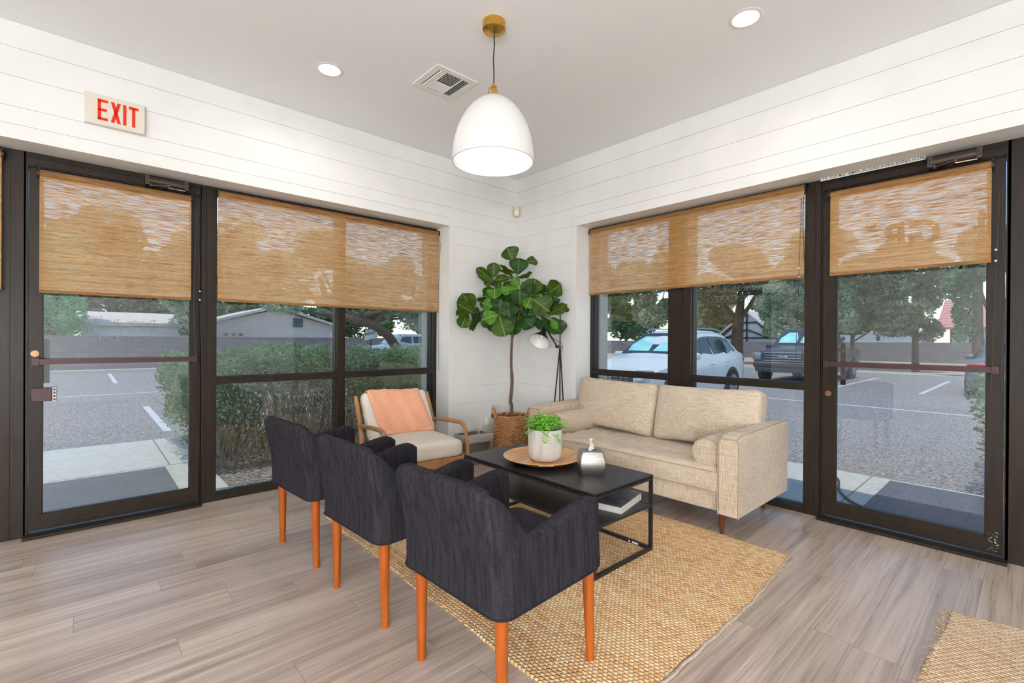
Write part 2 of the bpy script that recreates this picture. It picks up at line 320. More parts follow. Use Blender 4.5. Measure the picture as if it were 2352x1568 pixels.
# ------------------------------------------------------------------ mesh helpers
class MB:
    def __init__(s, f=None): s.v = []; s.f = []; s.uv = None; s.tf = f
    def add(s, vs, fs):
        b = len(s.v)
        s.v += [tuple(map(float, (s.tf(*p) if s.tf else p))) for p in vs]
        s.f += [tuple(b+i for i in q) for q in fs]; return s
    def box(s, x0, y0, z0, x1, y1, z1):
        return s.add([(x0,y0,z0),(x1,y0,z0),(x1,y1,z0),(x0,y1,z0),(x0,y0,z1),(x1,y0,z1),(x1,y1,z1),(x0,y1,z1)],
                     [(0,3,2,1),(4,5,6,7),(0,1,5,4),(1,2,6,5),(2,3,7,6),(3,0,4,7)])
    def obox(s, c, ax, ay, az):           # oriented box: centre and three half-axis vectors
        c, ax, ay, az = map(Vector, (c, ax, ay, az)); vs = []
        for k in (-1, 1):
            for (i, j) in ((-1,-1),(1,-1),(1,1),(-1,1)): vs.append(tuple(c+ax*i+ay*j+az*k))
        return s.add(vs, [(0,3,2,1),(4,5,6,7),(0,1,5,4),(1,2,6,5),(2,3,7,6),(3,0,4,7)])
    def prism(s, poly, ext):              # planar polygon (3d points) extruded by a vector
        n = len(poly); e = Vector(ext); vs = [tuple(p) for p in poly]+[tuple(Vector(p)+e) for p in poly]
        return s.add(vs, [tuple(range(n))[::-1], tuple(range(n, 2*n))]+[(i, (i+1) % n, n+(i+1) % n, n+i) for i in range(n)])
    def cone(s, p0, p1, r0, r1, n=16, caps=True):
        p0, p1 = Vector(p0), Vector(p1); d = (p1-p0).normalized()
        a = d.orthogonal().normalized(); b = d.cross(a); vs = []
        for p, r in ((p0, r0), (p1, r1)):
            for i in range(n):
                t = 2*PI*i/n; vs.append(tuple(p+a*(r*math.cos(t))+b*(r*math.sin(t))))
        fs = [(i, (i+1) % n, n+(i+1) % n, n+i) for i in range(n)]
        if caps: fs += [tuple(range(n))[::-1], tuple(range(n, 2*n))]
        return s.add(vs, fs)
    def cyl(s, p0, p1, r, n=16): return s.cone(p0, p1, r, r, n)
    def tube(s, pts, r, n=8, closed=False, squash=1):
        pts = [Vector(p) for p in pts]; N = len(pts); rs = r if isinstance(r, (list, tuple)) else [r]*N
        vs = []; prev = None
        for i, p in enumerate(pts):
            if closed: d = pts[(i+1) % N]-pts[i-1]
            else: d = pts[min(i+1, N-1)]-pts[max(i-1, 0)]
            d.normalize()
            a = d.orthogonal().normalized() if prev is None else (prev-d*prev.dot(d)).normalized()
            prev = a; b = d.cross(a)
            for k in range(n):
                t = 2*PI*k/n; vs.append(tuple(p+a*(rs[i]*math.cos(t))+b*(rs[i]*squash*math.sin(t))))
        fs = []
        for i in range(N if closed else N-1):
            j = (i+1) % N
            for k in range(n): fs.append((i*n+k, i*n+(k+1) % n, j*n+(k+1) % n, j*n+k))
        if not closed: fs += [tuple(range(n))[::-1], tuple(range((N-1)*n, N*n))]
        return s.add(vs, fs)
    def lathe(s, prof, c=(0, 0, 0), n=32, sx=1, sy=1):       # profile of (r, z), open
        vs = []; fs = []
        for r, z in prof:
            for i in range(n):
                t = 2*PI*i/n; vs.append((c[0]+r*sx*math.cos(t), c[1]+r*sy*math.sin(t), c[2]+z))
        for j in range(len(prof)-1):
            for i in range(n): fs.append((j*n+i, j*n+(i+1) % n, (j+1)*n+(i+1) % n, (j+1)*n+i))
        return s.add(vs, fs)
    def disc(s, c, r, n=24, z=0):
        return s.add([(c[0]+r*math.cos(2*PI*i/n), c[1]+r*math.sin(2*PI*i/n), c[2]) for i in range(n)], [tuple(range(n))])
    def ball(s, c, r, n=12):
        prof = [(r*math.sin(PI*i/n)+1e-5, -r*math.cos(PI*i/n)) for i in range(n+1)]
        return s.lathe(prof, c, n*2)
    def grid(s, P):                        # P[i][j] points
        a = len(P); b = len(P[0]); vs = [p for row in P for p in row]
        return s.add(vs, [(i*b+j, i*b+j+1, (i+1)*b+j+1, (i+1)*b+j) for i in range(a-1) for j in range(b-1)])
    def rbox(s, c, h, r=.03, n=8, crown=(0, 0, 0), pinch=0, mat=None):
        """rounded box / cushion: centre, half sizes, corner radius, crown bulge per axis"""
        ts = []
        for i in range(n+1):
            u = -1+2*i/n; ts.append(math.sin(u*PI/2)*.35+u*.65 if abs(u) < 1 else u)
        h = Vector(h); faces = []
        for ax in range(3):
            for sg in (-1, 1):
                P = []
                for a in ts:
                    row = []
                    for b in ts:
                        q = [0, 0, 0]; q[ax] = sg; q[(ax+1) % 3] = a; q[(ax+2) % 3] = b
                        p = Vector((q[0]*h[0], q[1]*h[1], q[2]*h[2]))
                        inn = Vector([max(-(h[k]-r), min(h[k]-r, p[k])) for k in range(3)])
                        d = p-inn
                        if d.length > 1e-9: p = inn+d.normalized()*r
                        for k in range(3):
                            if crown[k]:
                                i1, i2 = (k+1) % 3, (k+2) % 3
                                p[k] += (p[k]/h[k])*crown[k]*(1-(p[i1]/h[i1])**2)*(1-(p[i2]/h[i2])**2)
                        if mat: p = mat @ p
                        row.append((c[0]+p[0], c[1]+p[1], c[2]+p[2]))
                    P.append(row)
                if sg < 0: P = P[::-1]
                faces.append(P)
        for P in faces: s.grid(P)
        return s
    def quads(s, V):                       # numpy (n,4,3)
        s.np = np.asarray(V, dtype=np.float32); return s
    def build(s, name, mat, parent=None, smooth=40, merge=True, bevel=0, solid=0, subd=0, loc=None):
        me = bpy.data.meshes.new(name)
        if hasattr(s, 'np'):
            V = s.np; n = len(V); k = V.shape[1]
            me.vertices.add(n*k); me.vertices.foreach_set('co', V.reshape(-1)); me.loops.add(n*k)
            me.loops.foreach_set('vertex_index', np.arange(n*k, dtype=np.int32)); me.polygons.add(n)
            me.polygons.foreach_set('loop_start', np.arange(0, n*k, k, dtype=np.int32)); me.update(calc_edges=True)
        else:
            me.from_pydata(s.v, [], s.f)
            bm = bmesh.new(); bm.from_mesh(me)
            if merge: bmesh.ops.remove_doubles(bm, verts=bm.verts, dist=1e-5)
            bmesh.ops.recalc_face_normals(bm, faces=bm.faces)
            bm.to_mesh(me); bm.free()
            if smooth:
                for p in me.polygons: p.use_smooth = True
                try: me.set_sharp_from_angle(angle=math.radians(smooth))
                except Exception: pass
        me.materials.append(mat)
        o = bpy.data.objects.new(name, me); COL.objects.link(o)
        if parent is not None: o.parent = parent
        if loc: o.location = loc
        if bevel:
            md = o.modifiers.new('bevel', 'BEVEL'); md.width = bevel; md.segments = 2; md.limit_method = 'ANGLE'; md.angle_limit = math.radians(40)
        if subd:
            md = o.modifiers.new('subd', 'SUBSURF'); md.levels = subd; md.render_levels = subd
        if solid:
            md = o.modifiers.new('solid', 'SOLIDIFY'); md.thickness = solid; md.offset = 0
        return o

def root(name, label, cat, loc=(0, 0, 0), rz=0, group=None, kind=None):
    o = bpy.data.objects.new(name, None); COL.objects.link(o); o.empty_display_size = .1
    o.location = loc; o.rotation_euler = (0, 0, rz)
    return tag(o, label, cat, group, kind)
def tag(o, label=None, cat=None, group=None, kind=None):
    if label: o['label'] = label
    if cat: o['category'] = cat
    if group: o['group'] = group
    if kind: o['kind'] = kind
    return o
def copy_tree(o, parent=None):
    c = o.copy(); COL.objects.link(c)
    if parent: c.parent = parent
    for ch in list(KIDS(o)): copy_tree(ch, c)
    return c
def KIDS(o): return [x for x in COL.objects if x.parent == o]
def text_mesh(body, size, ext=.0005, align='CENTER', bold=0, spacing=1.0):
    cu = bpy.data.curves.new('txt', 'FONT'); cu.body = body; cu.size = size; cu.extrude = ext; cu.align_x = align; cu.align_y = 'CENTER'; cu.offset = bold; cu.space_character = spacing
    cu.resolution_u = 3
    ob = bpy.data.objects.new('txt', cu); COL.objects.link(ob)
    bpy.context.view_layer.update()
    me = bpy.data.meshes.new_from_object(ob.evaluated_get(bpy.context.evaluated_depsgraph_get()))
    vs = [tuple(v.co) for v in me.vertices]; fs = [tuple(p.vertices) for p in me.polygons]
    bpy.data.objects.remove(ob); bpy.data.curves.remove(cu); bpy.data.meshes.remove(me)
    return vs, fs
def smoothstep(a, b, x):
    t = max(0, min(1, (x-a)/(b-a))); return t*t*(3-2*t)
def catmull(pts, k=6):
    pts = [Vector(p) for p in pts]; out = []
    for i in range(len(pts)-1):
        p0 = pts[max(i-1, 0)]; p1 = pts[i]; p2 = pts[i+1]; p3 = pts[min(i+2, len(pts)-1)]
        for j in range(k):
            t = j/k
            out.append(.5*((2*p1)+(p2-p0)*t+(2*p0-5*p1+4*p2-p3)*t*t+(3*p1-p0-3*p2+p3)*t**3))
    out.append(pts[-1]); return out
LW = lambda s, d, z: (s, d, z)      # left wall frame: s along the wall, d outwards
RW = lambda s, d, z: (d, s, z)      # right wall frame
REC = .216; HEAD = 2.30
# ------------------------------------------------------------------ room shell
ROOM = -7.6
def st(name, mb, mat, label=None, cat=None, **kw):
    o = mb.build(name, mat, **kw); return tag(o, label, cat, kind='structure')
st('floor', MB().box(ROOM, ROOM, -.06, REC+.12, REC+.12, 0), M['floor'], 'grey brown wood plank floor', 'floor', smooth=0)
st('ceiling', MB().box(ROOM, ROOM, CEIL, .3, .3, CEIL+.05), M['ceiling'], 'flat light grey ceiling', 'ceiling', smooth=0)
GRO = [.03, .205, .38, .555, .73, .905, 1.08, 1.255, 1.43, 1.605, 1.78, 1.955, 2.13, 2.305, 2.478, 2.645, 2.805]
def shiplap(name, F, s0, label):
    b = MB(F)
    b.box(ROOM, .006, HEAD, .32, .33, CEIL-.001); b.box(s0, .006, 0, .32, .33, HEAD)
    b.box(ROOM, .0015, HEAD+.001, s0, .02, HEAD+.079)                 # header board
    b.box(s0+.001, .0015, 0, s0+.058, .02, HEAD+.079)                    # casing beside the opening
    zs = GRO+[CEIL]; g = .0016
    for i in range(len(zs)-1):
        za, zb = zs[i]+g, zs[i+1]-g
        if zs[i] < 2.3: b.box(s0+.059, 0, za, .004 if F is LW else 0, .02, zb)
        else:
            if za < HEAD+.081: b.box(s0+.059, 0, za, 0, .02, zb); za = HEAD+.081; b.box(ROOM, 0, za, s0+.059, .02, zb)
            else: b.box(ROOM, 0, za, 0, .02, zb)
    # bead along the opening edge
    b.box(ROOM, -.002, HEAD-.001, s0-.001, .019, HEAD+.011); b.box(s0-.001, -.002, 0, s0+.011, .019, HEAD+.011)
    return st(name, b, M['white'], label, 'wall', smooth=0, merge=False)
SL, SR = -.888, -.851
shiplap('wall_left', LW, SL, 'white shiplap wall above the left windows and door')
shiplap('wall_right', RW, SR, 'white shiplap wall above the right windows and door')
st('wall_back', MB().box(ROOM-.1, ROOM, 0, ROOM, .3, CEIL), M['white'], 'plain white wall far behind the camera on the left', 'wall', smooth=0)
st('wall_side', MB().box(ROOM, ROOM-.1, 0, .3, ROOM, CEIL), M['white'], 'plain white wall far behind the camera on the right', 'wall', smooth=0)
ext = MB(); ext.box(.332, SR, -.15, .50, .50, 3.0); ext.box(SL, .332, -.15, .332, .50, 3.0)
ext.box(.335, ROOM, HEAD+.02, .50, SR, 3.0); ext.box(ROOM, .335, HEAD+.02, SL, .50, 3.0)
st('wall_exterior', ext, M['facade'], 'beige stucco outside face of the building at the corner', 'wall', smooth=0)
st('roof_slab', MB().box(ROOM-.1, ROOM-.1, 3.01, .66, .44, 3.3), M['facade'], 'flat roof edge over the windows', 'roof', smooth=0)

# ------------------------------------------------------------------ storefront frames
FD0, FD1, GD = REC, REC+.11, REC+.062       # frame face, frame back, glass plane
def win(name, F, label, bars, panes, edge=None):
    """bars: (s0, s1, z0, z1, part name); panes: (s0, s1, z0, z1)"""
    r = root(name, label, 'window', kind='structure')
    for (a, b, z0, z1, nm) in bars:
        mb = MB(F).box(a, FD0, z0, b, FD1, z1)
        if b-a > .08 and z1-z0 > 1: # shallow reveal line along wide mullions
            mid = a+(b-a)*.38; mb = MB(F).box(a, FD0, z0, mid-.0015, FD1, z1).box(mid-.0015, FD0+.004, z0, mid+.0015, FD1, z1).box(mid+.0015, FD0, z0, b, FD1, z1)
        mb.build(nm, M['bronze'], r, smooth=0, merge=False)
    for (a, b, z0, z1) in panes:
        MB(F).box(a-.004, GD, z0-.004, b+.004, GD+.006, z1+.004).build('glass_pane', M['glass'], r, smooth=0)
        g = MB(F); t_ = .007
        for (x0, x1, y0, y1) in ((a, a+t_, z0, z1), (b-t_, b, z0, z1), (a, b, z0, z0+t_), (a, b, z1-t_, z1)): g.box(x0, FD0+.03, y0, x1, GD-.001, y1)
        g.build('glazing_gasket', M['bronze_dark'], r, smooth=0, merge=False)
    return r
TZ0, TZ1, SILL, HB = .862, .907, .042, 2.255
win('window_1', LW, 'wide dark framed window with four panes on the left wall beside the corner',
    [(-2.893, -2.793, 0, HEAD, 'mullion'), (-1.894, -1.825, SILL, HB, 'mullion'), (-.930, SL, SILL, HEAD, 'jamb'),
     (-2.793, SL, 0, SILL, 'sill'), (-2.793, -.93, HB, HEAD, 'head'), (-2.793, -1.894, TZ0, TZ1, 'transom'), (-1.825, -.93, TZ0, TZ1, 'transom')],
    [(-2.793, -1.894, TZ1, HB), (-1.825, -.93, TZ1, HB), (-2.793, -1.894, SILL, TZ0), (-1.825, -.93, SILL, TZ0)])
win('window_2', RW, 'wide dark framed window with four panes behind the sofa',
    [(-.872, SR, 0, HEAD, 'jamb'), (-1.899, -1.694, SILL, HB, 'mullion'), (-2.836, -2.734, 0, HEAD, 'mullion'),
     (-2.734, -.872, 0, SILL, 'sill'), (-2.734, -.872, HB, HEAD, 'head'), (-1.694, -.872, TZ0, TZ1, 'transom'), (-2.734, -1.899, TZ0, TZ1, 'transom')],
    [(-1.694, -.872, TZ1, HB), (-2.734, -1.899, TZ1, HB), (-1.694, -.872, SILL, TZ0), (-2.734, -1.899, SILL, TZ0)])
win('window_3', LW, 'dark framed window at the left edge of the picture, past the left door',
    [(-3.874, -3.772, 0, HEAD, 'mullion'), (-7.6, -3.874, 0, SILL, 'sill'), (-7.6, -3.874, HB, HEAD, 'head'), (-7.6, -3.874, TZ0, TZ1, 'transom'), (-5.7, -5.6, SILL, HB, 'mullion')],
    [(-5.6, -3.874, TZ1, HB), (-5.6, -3.874, SILL, TZ0), (-7.6, -5.7, TZ1, HB), (-7.6, -5.7, SILL, TZ0)])
win('window_4', RW, 'dark framed mullion and window at the right edge of the picture, past the right door',
    [(-3.835, -3.712, 0, HEAD, 'mullion'), (-3.95, -3.835, 0, HEAD, 'mullion'), (-7.6, -3.95, 0, SILL, 'sill'), (-7.6, -3.95, HB, HEAD, 'head'), (-7.6, -3.95, TZ0, TZ1, 'transom'), (-5.8, -5.7, SILL, HB, 'mullion')],
    [(-5.7, -3.95, TZ1, HB), (-5.7, -3.95, SILL, TZ0), (-7.6, -5.8, TZ1, HB), (-7.6, -5.8, SILL, TZ0)])

def door(name, F, a, b, ga, gb, label, swing):
    """a<b leaf edges along s, ga/gb glass edges; swing: +1 if the lock stile is at a"""
    r = root(name, label, 'door', kind='structure')
    fr = MB(F).box(a-.018, FD0, 0, a, FD1, HEAD).box(b, FD0, 0, b+.010, FD1, HEAD).box(a, FD0, 2.215, b, FD1, HEAD).box(a, FD0-.012, 2.222, b, FD0, 2.232).box(a, FD0-.008, 2.268, b, FD0, 2.276)
    fr.build('door_frame', M['bronze'], r, smooth=0, merge=False)
    MB(F).box(a-.018, FD0-.075, 0, b+.010, FD1, .016).build('threshold', M['bronze'], r, smooth=0, bevel=.004)
    d0 = FD0+.006; d1 = FD0+.05; zt = 2.212; zb = .028; gz0 = .120; gz1 = 2.168
    lf = MB(F).box(a+.003, d0, zb, ga, d1, zt).box(gb, d0, zb, b-.003, d1, zt).box(ga, d0, zb, gb, d1, gz0).box(ga, d0, gz1, gb, d1, zt)
    lf.box(a+.003, d0-.003, zb+.003, b-.003, d0, zb+.045)
    lf.build('door_leaf', M['bronze'], r, smooth=0, merge=False)
    MB(F).box(ga-.004, d0+.022, gz0-.004, gb+.004, d0+.028, gz1).build('glass_pane', M['glass'], r, smooth=0)
    g = MB(F); t_ = .006
    for (x0, x1, y0, y1) in ((ga, ga+t_, gz0, gz1), (gb-t_, gb, gz0, gz1), (ga, gb, gz0, gz0+t_)): g.box(x0, d0+.006, y0, x1, d0+.021, y1)
    g.build('glazing_gasket', M['bronze_dark'], r, smooth=0, merge=False)
    z = 1.048; pb = MB(F).box(a+.02, d0-.052, z-.016, b-.02, d0-.034, z+.016)
    for s in (a+.02, b-.05): pb.box(s, d0-.058, z-.021, s+.03, d0, z+.021)
    pb.build('push_bar', M['maroon'], r, smooth=0, merge=False)
    return r, d0, d1
dl, d0, d1 = door('door_1', LW, -3.762, -2.898, -3.702, -2.952, 'dark bronze glass door on the left wall with a woven shade', 1)
# lock cylinder, latch paddle and the pull handle outside
def lock(F, s, z, r):
    p = MB(F).lathe([(.0001, -.012), (.010, -.012), (.013, -.009), (.013, 0), (.018, 0), (.019, .004), (.019, .006)], (0, 0, 0), 20)
    p.v = [F(s+x, d0-.008+zz*.9, z+y) for (x, y, zz) in [(v[0], v[2], v[1]) if F is LW else (v[1], v[2], v[0]) for v in p.v]]
    return p
def lock_mesh(F, s, z):
    b = MB(); P = lambda d: F(s, d, z)
    b.cyl(P(d0-.006), P(d0+.004), .019, 20); b.cyl(P(d0-.013), P(d0-.006), .013, 20)
    q = F(0, 1, 0); b.cyl(P(d0-.0135), P(d0-.013), .005, 10); return b
M['copper'] = plain('brass_lock', (.34, .19, .12), .4, 1)
lock_mesh(LW, -3.732, 1.096).build('lock_cylinder', M['copper'], dl)
pd = MB(LW).box(-3.748, d0-.03, .808, -3.655, d0-.004, .889); pd.build('latch_paddle', M['maroon'], dl, bevel=.003)
mr = MB(LW).box(-3.655, d0-.032, .806, -3.637, d0-.004, .891)
mr.build('latch_plate', M['steel'], dl, bevel=.001)
k = MB(LW)
for i in range(4): k.box(-3.651, d0-.0335, .812+i*.02, -3.641, d0-.032, .824+i*.02)
k.build('latch_marks', M['black'], dl, smooth=0, merge=False)
MB(LW).box(-3.706, d1+.04, .91, -3.672, d1+.052, 1.185).box(-3.71, d1, .95, -3.69, d1+.04, .97).box(-3.71, d1, 1.13, -3.69, d1+.04, 1.15).build('pull_handle', M['grey_dark'], dl, smooth=0, merge=False)
dr, _, _ = door('door_2', RW, -3.706, -2.842, -3.636, -2.922, 'dark bronze glass door on the right wall with a woven shade', -1)
lock_mesh(RW, -2.880, .848).build('lock_cylinder', M['copper'], dr)
MB(RW).box(-2.956, d1+.04, .905, -2.928, d1+.052, 1.187).box(-2.95, d1, .95, -2.92, d1+.04, .97).box(-2.95, d1, 1.13, -2.92, d1+.04, 1.15).build('pull_handle', M['maroon'], dr, smooth=0, merge=False)
# scratches of bare metal on the right door's bottom corner
sc = MB(RW)
for i in range(26):
    s = -3.645-random.random()*.045; z = .03+random.random()**.7*.12; l = .002+random.random()*.006
    sc.box(s-l, d0-.0045, z, s, d0-.0005, z+.0015)
sc.build('scratches', M['sticker'], dr, smooth=0, merge=False)

# lettering on the glass, reversed when seen from the room
def film(F, parent, lines, s, z, size, mat, d, align='CENTER', name='lettering', bold=0, dz=None):
    b = MB()
    for i, ln in enumerate(lines):
        if not ln: continue
        vs, fs = text_mesh(ln, size, .0003, align, bold)
        sg = -1 if F is LW else 1      # left wall: room reads +s, so reversed text runs -s
        b.add([F(s+sg*x, d+zz, z-i*(dz or size*1.25)+y) for (x, y, zz) in vs], fs)
    return b.build(name, mat, parent, smooth=0)
gd = d0+.03
film(LW, dl, ['Thursday   7am - 8pm', 'Friday   7am - 2pm', 'Saturday   8am - 12pm'], -3.33, 1.300, .042, M['film'], gd)
film(LW, dl, ['8pm', '8pm', '8pm'], -3.455, 1.430, .042, M['film'], gd)
film(LW, dl, ['GR'], -3.325, 1.85, .20, M['film_solid'], gd, name='logo_lettering', bold=.007)
film(RW, dr, ['GR'], -3.295, 1.85, .22, M['film_solid'], gd, name='logo_lettering', bold=.007)
film(RW, dr, ['HOURS'], -3.27, 1.438, .05, M['film'], gd)
film(RW, dr, ['7am - 8pm']*4, -3.215, 1.392, .036, M['film'], gd)
w2 = [o for o in COL.objects if o.name == 'window_2'][0]
film(RW, w2, ['Convenient HOURS', 'Consistent CARE'], -2.33, 1.612, .075, M['film'], GD+.008, dz=.078)

# ------------------------------------------------------------------ roller shades
def roller(F, s0, s1, zt, zb, label, cord=None, group=None, loop=.4):
    d = .168; sm = (s0+s1)/2
    r = root('roller_shade', label, 'window shade', F(sm, d, zt), 0, group)
    off = Vector(F(sm, d, zt)); L = lambda s, dd, z: tuple(Vector(F(s, dd, z))-off)
    rr = .024
    MB(L).box(s0+.004, d-.0006, zb, s1-.004, d+.0006, zt-.01).build('shade_cloth', M['blind'], r, smooth=0)
    b = MB(); b.cyl(L(s0+.002, d+rr*.6, zt-rr), L(s1-.002, d+rr*.6, zt-rr), rr, 20); b.build('roller_tube', M['blind_roll'], r)
    MB(L).box(s0+.003, d-.004, zb-.002, s1-.003, d+.004, zb+.017).build('bottom_rail', M['blind_roll'], r, smooth=0, bevel=.002)
    for s in (s0, s1):
        q = MB(); q.cyl(L(s-.006, d+rr*.6, zt-rr), L(s+.004, d+rr*.6, zt-rr), rr+.004, 18)
        q.tf = L; q.box(s-.006, d-.002, zt-rr*.6, s+.004, d+.045, zt+.006)
        q.build('bracket', M['black'], r)
    if cord is not None:
        s, zc = cord; pts = [L(s, d+.01, zt-rr)]
        n = 16
        for i in range(1, n): pts.append(L(s+.006*math.sin(i*.5), d-.012, zt-rr-(zt-rr-zc)*i/n))
        for i in range(7): a = PI*i/6; pts.append(L(s+.022-.022*math.cos(a), d-.02, zc-.03*math.sin(a)))
        for i in range(1, n): pts.append(L(s+.044-.030*i/n, d-.012, zc+(zt-rr-zc)*i/n))
        MB().tube(catmull(pts, 2), .0016, 5).build('pull_cord', M['cord_dark'], r)
        for i in range(2): MB().ball(L(s+.03, d-.014, zb+.005+i*.06), .006, 6).build('cord_bead', M['plastic_white'], r)
    return r
roller(LW, -3.716, -2.952, 2.198, 1.462, 'woven tan roller shade on the left glass door', (-2.935, .98))
roller(LW, -2.797, -.897, 2.272, 1.466, 'wide woven tan roller shade on the left window beside the corner', (-.905, .92))
roller(RW, -2.748, -.872, 2.284, 1.640, 'wide woven tan roller shade on the window behind the sofa', (-2.745, 1.10))
roller(RW, -3.655, -2.892, 2.196, 1.636, 'woven tan roller shade on the right glass door', (-3.70, .95))
roller(LW, -5.58, -3.862, 2.272, 1.466, 'woven tan roller shade at the left edge, past the left door')

# ------------------------------------------------------------------ door closers
def closer(F, s0, s1, z, label, flip):
    d = .135; r = root('door_closer', label, 'door closer', F(s0, d, z)); off = Vector(F(s0, d, z))
    L = lambda s, dd, zz: tuple(Vector(F(s, dd, zz))-off)
    b = MB(); b.cyl(L(s0+.02, d+.035, z+.003), L(s1-.02, d+.035, z+.003), .026, 18); b.tf = L; b.box(s0+.02, d+.035, z-.02, s1-.02, d+.08, z+.022)
    b.build('closer_body', M['bronze_light'], r)
    for s in (s0, s1-.024):
        e = MB(L).box(s, d+.004, z-.030, s+.024, d+.08, z+.030).build('end_cap', M['bronze_light'], r, smooth=0, bevel=.003)
        q = MB(); 
        for zz in (-.012, .012): q.cyl(L(s+.012, d+.001, z+zz), L(s+.012, d+.006, z+zz), .006, 10)
        q.build('screw', M['black'], e)
    a = MB(); m0 = s0+.03 if flip > 0 else s1-.03
    hub = L(m0, d+.02, z-.033); el = L(m0+flip*.095, d-.03, z-.030); end = L(m0+flip*.035, d+.06, z-.042)
    a.cyl(L(m0, d+.02, z-.02), L(m0, d+.02, z-.04), .011, 12)
    for p, q in ((hub, el), (el, end)):
        p, q = Vector(p), Vector(q); dd = (q-p); n = Vector((0, 0, 1)).cross(dd).normalized()
        a.obox((p+q)/2, dd/2, n*.008, Vector((0, 0, .0035)))
    a.cyl(tuple(Vector(el)-Vector((0, 0, .006))), tuple(Vector(el)+Vector((0, 0, .006))), .010, 12)
    a.build('closer_arm', M['bronze_light'], r)
    rod = MB(); rod.cyl(L(m0+flip*.09, d+.0, z-.034), L(s1-.02 if flip > 0 else s0+.02, d+.01, z-.034), .004, 8); rod.build('adjusting_rod', M['chrome'], r)
    return r
closer(LW, -3.215, -2.975, 2.246, 'bronze door closer above the left glass door', 1)
closer(RW, -3.615, -3.385, 2.246, 'bronze door closer above the right glass door', -1)

# ------------------------------------------------------------------ notice strip above the right door
r = root('door_notice', 'white notice strip with black capitals above the right door', 'sign', (0.172, -3.12, HEAD-.022))
MB().box(0, -.255, 0, .002, .282, .022).build('strip', M['sticker'], r, smooth=0)
vs, fs = text_mesh('THIS DOOR MUST REMAIN UNLOCKED DURING BUSINESS HOURS', .0255, .0003, 'CENTER', .0004)
wd = max(v[0] for v in vs)-min(v[0] for v in vs); k = .53/wd
MB().add([(-.001, .012-x*k, .0135+y) for (x, y, z) in vs], fs).build('lettering', M['black_ink'], r, smooth=0)

# ------------------------------------------------------------------ exit sign
r = root('exit_sign', 'off-white illuminated EXIT sign with red letters on the left wall', 'sign', (-3.373, 0, 2.567))
MB().box(-.142, -.036, -.09, .142, 0, .09).build('sign_housing', M['exit_face'], r, bevel=.004)
b = MB(); y0, y1 = -.0375, -.0362; H = .062; t_ = .013
def bar(x0, x1, z0, z1): b.box(x0, y0, z0, x1, y1, z1)
x = -.083
bar(x, x+.016, -H, H); bar(x, x+.047, H-.016, H); bar(x, x+.042, -.008, .008); bar(x, x+.047, -H, -H+.016)
x = -.023; wv = .017
for sg in (1, -1):
    b.prism([(x if sg > 0 else x+.048-wv, y0, H), (x+wv if sg > 0 else x+.048, y0, H), (x+.048 if sg > 0 else x+wv, y0, -H), (x+.048-wv if sg > 0 else x, y0, -H)], (0, y1-y0, 0))
bar(.035, .051, -H, H); bar(.062, .110, H-.016, H); bar(.078, .094, -H, H)
b.build('letters', M['red'], r, smooth=0, merge=False)

# ------------------------------------------------------------------ ceiling fixtures
def downlight(x, y, label, lit=True):
    r = root('recessed_light', label, 'ceiling light', (x, y, CEIL), 0, 'recessed ceiling lights')
    MB().lathe([(.066, -.003), (.084, -.003), (.088, -.001), (.088, .0)], (0, 0, 0), 36).build('trim_ring', M['plastic_white'], r)
    MB().lathe([(.0001, -.0042), (.060, -.0042), (.067, -.003)], (0, 0, 0), 36).build('lens', M['lamp_glow'], r)
    return r
lbl = ['round recessed ceiling light above the left window, left of the vent', 'round recessed ceiling light near the top right of the picture', 'recessed ceiling light out of view at the left rear of the room', 'recessed ceiling light out of view at the right rear of the room']
for i, (x, y) in enumerate(DOWN): downlight(x, y, lbl[i])
vr = root('air_vent', 'square white louvred air vent in the ceiling beside the pendant lamp', 'air vent', (-1.690, -1.100, CEIL))
f = MB(); h = .162; q = .118
f.box(-h, -h, -.008, h, -q, 0).box(-h, q, -.008, h, h, 0).box(-h, -q, -.008, -q, q, 0).box(q, -q, -.008, h, q, 0); f.build('vent_frame', M['plastic_white'], vr, smooth=0, merge=False, bevel=.002)
MB().box(-q, -q, -.002, q, q, .0).build('vent_throat', M['grey_dark'], vr, smooth=0)
def slat(p0, p1, tilt, w=.0095):
    p0, p1 = Vector(p0), Vector(p1); d = p1-p0; n = Vector((0, 0, 1)).cross(d).normalized()
    v = n*math.cos(tilt)*w/2+Vector((0, 0, 1))*math.sin(tilt)*w/2
    MB().obox((p0+p1)/2, d/2, v, d.cross(v).normalized()*.0006).build('slat', M['plastic_white'], vr, smooth=0)
zc = -.0075
for i in range(4): slat((-.038+i*0, -q, zc) if 0 else (q-.012-i*.014, -q, zc), (q-.012-i*.014, q, zc), -.9)
for i in range(3): slat((-q+.012+i*.014, -q, zc), (-q+.012+i*.014, q, zc), .9)
for i in range(6): slat((-q+.05, -.108+i*.018, zc), (q-.06, -.108+i*.018, zc), .8)
for i in range(6): slat((-q+.05, .012+i*.018, zc), (q-.06, .012+i*.018, zc), -.8)
for x in (q-.059, -q+.049): MB().box(x-.003, -q, -.010, x+.003, q, -.001).build('vent_divider', M['plastic_white'], vr, smooth=0)

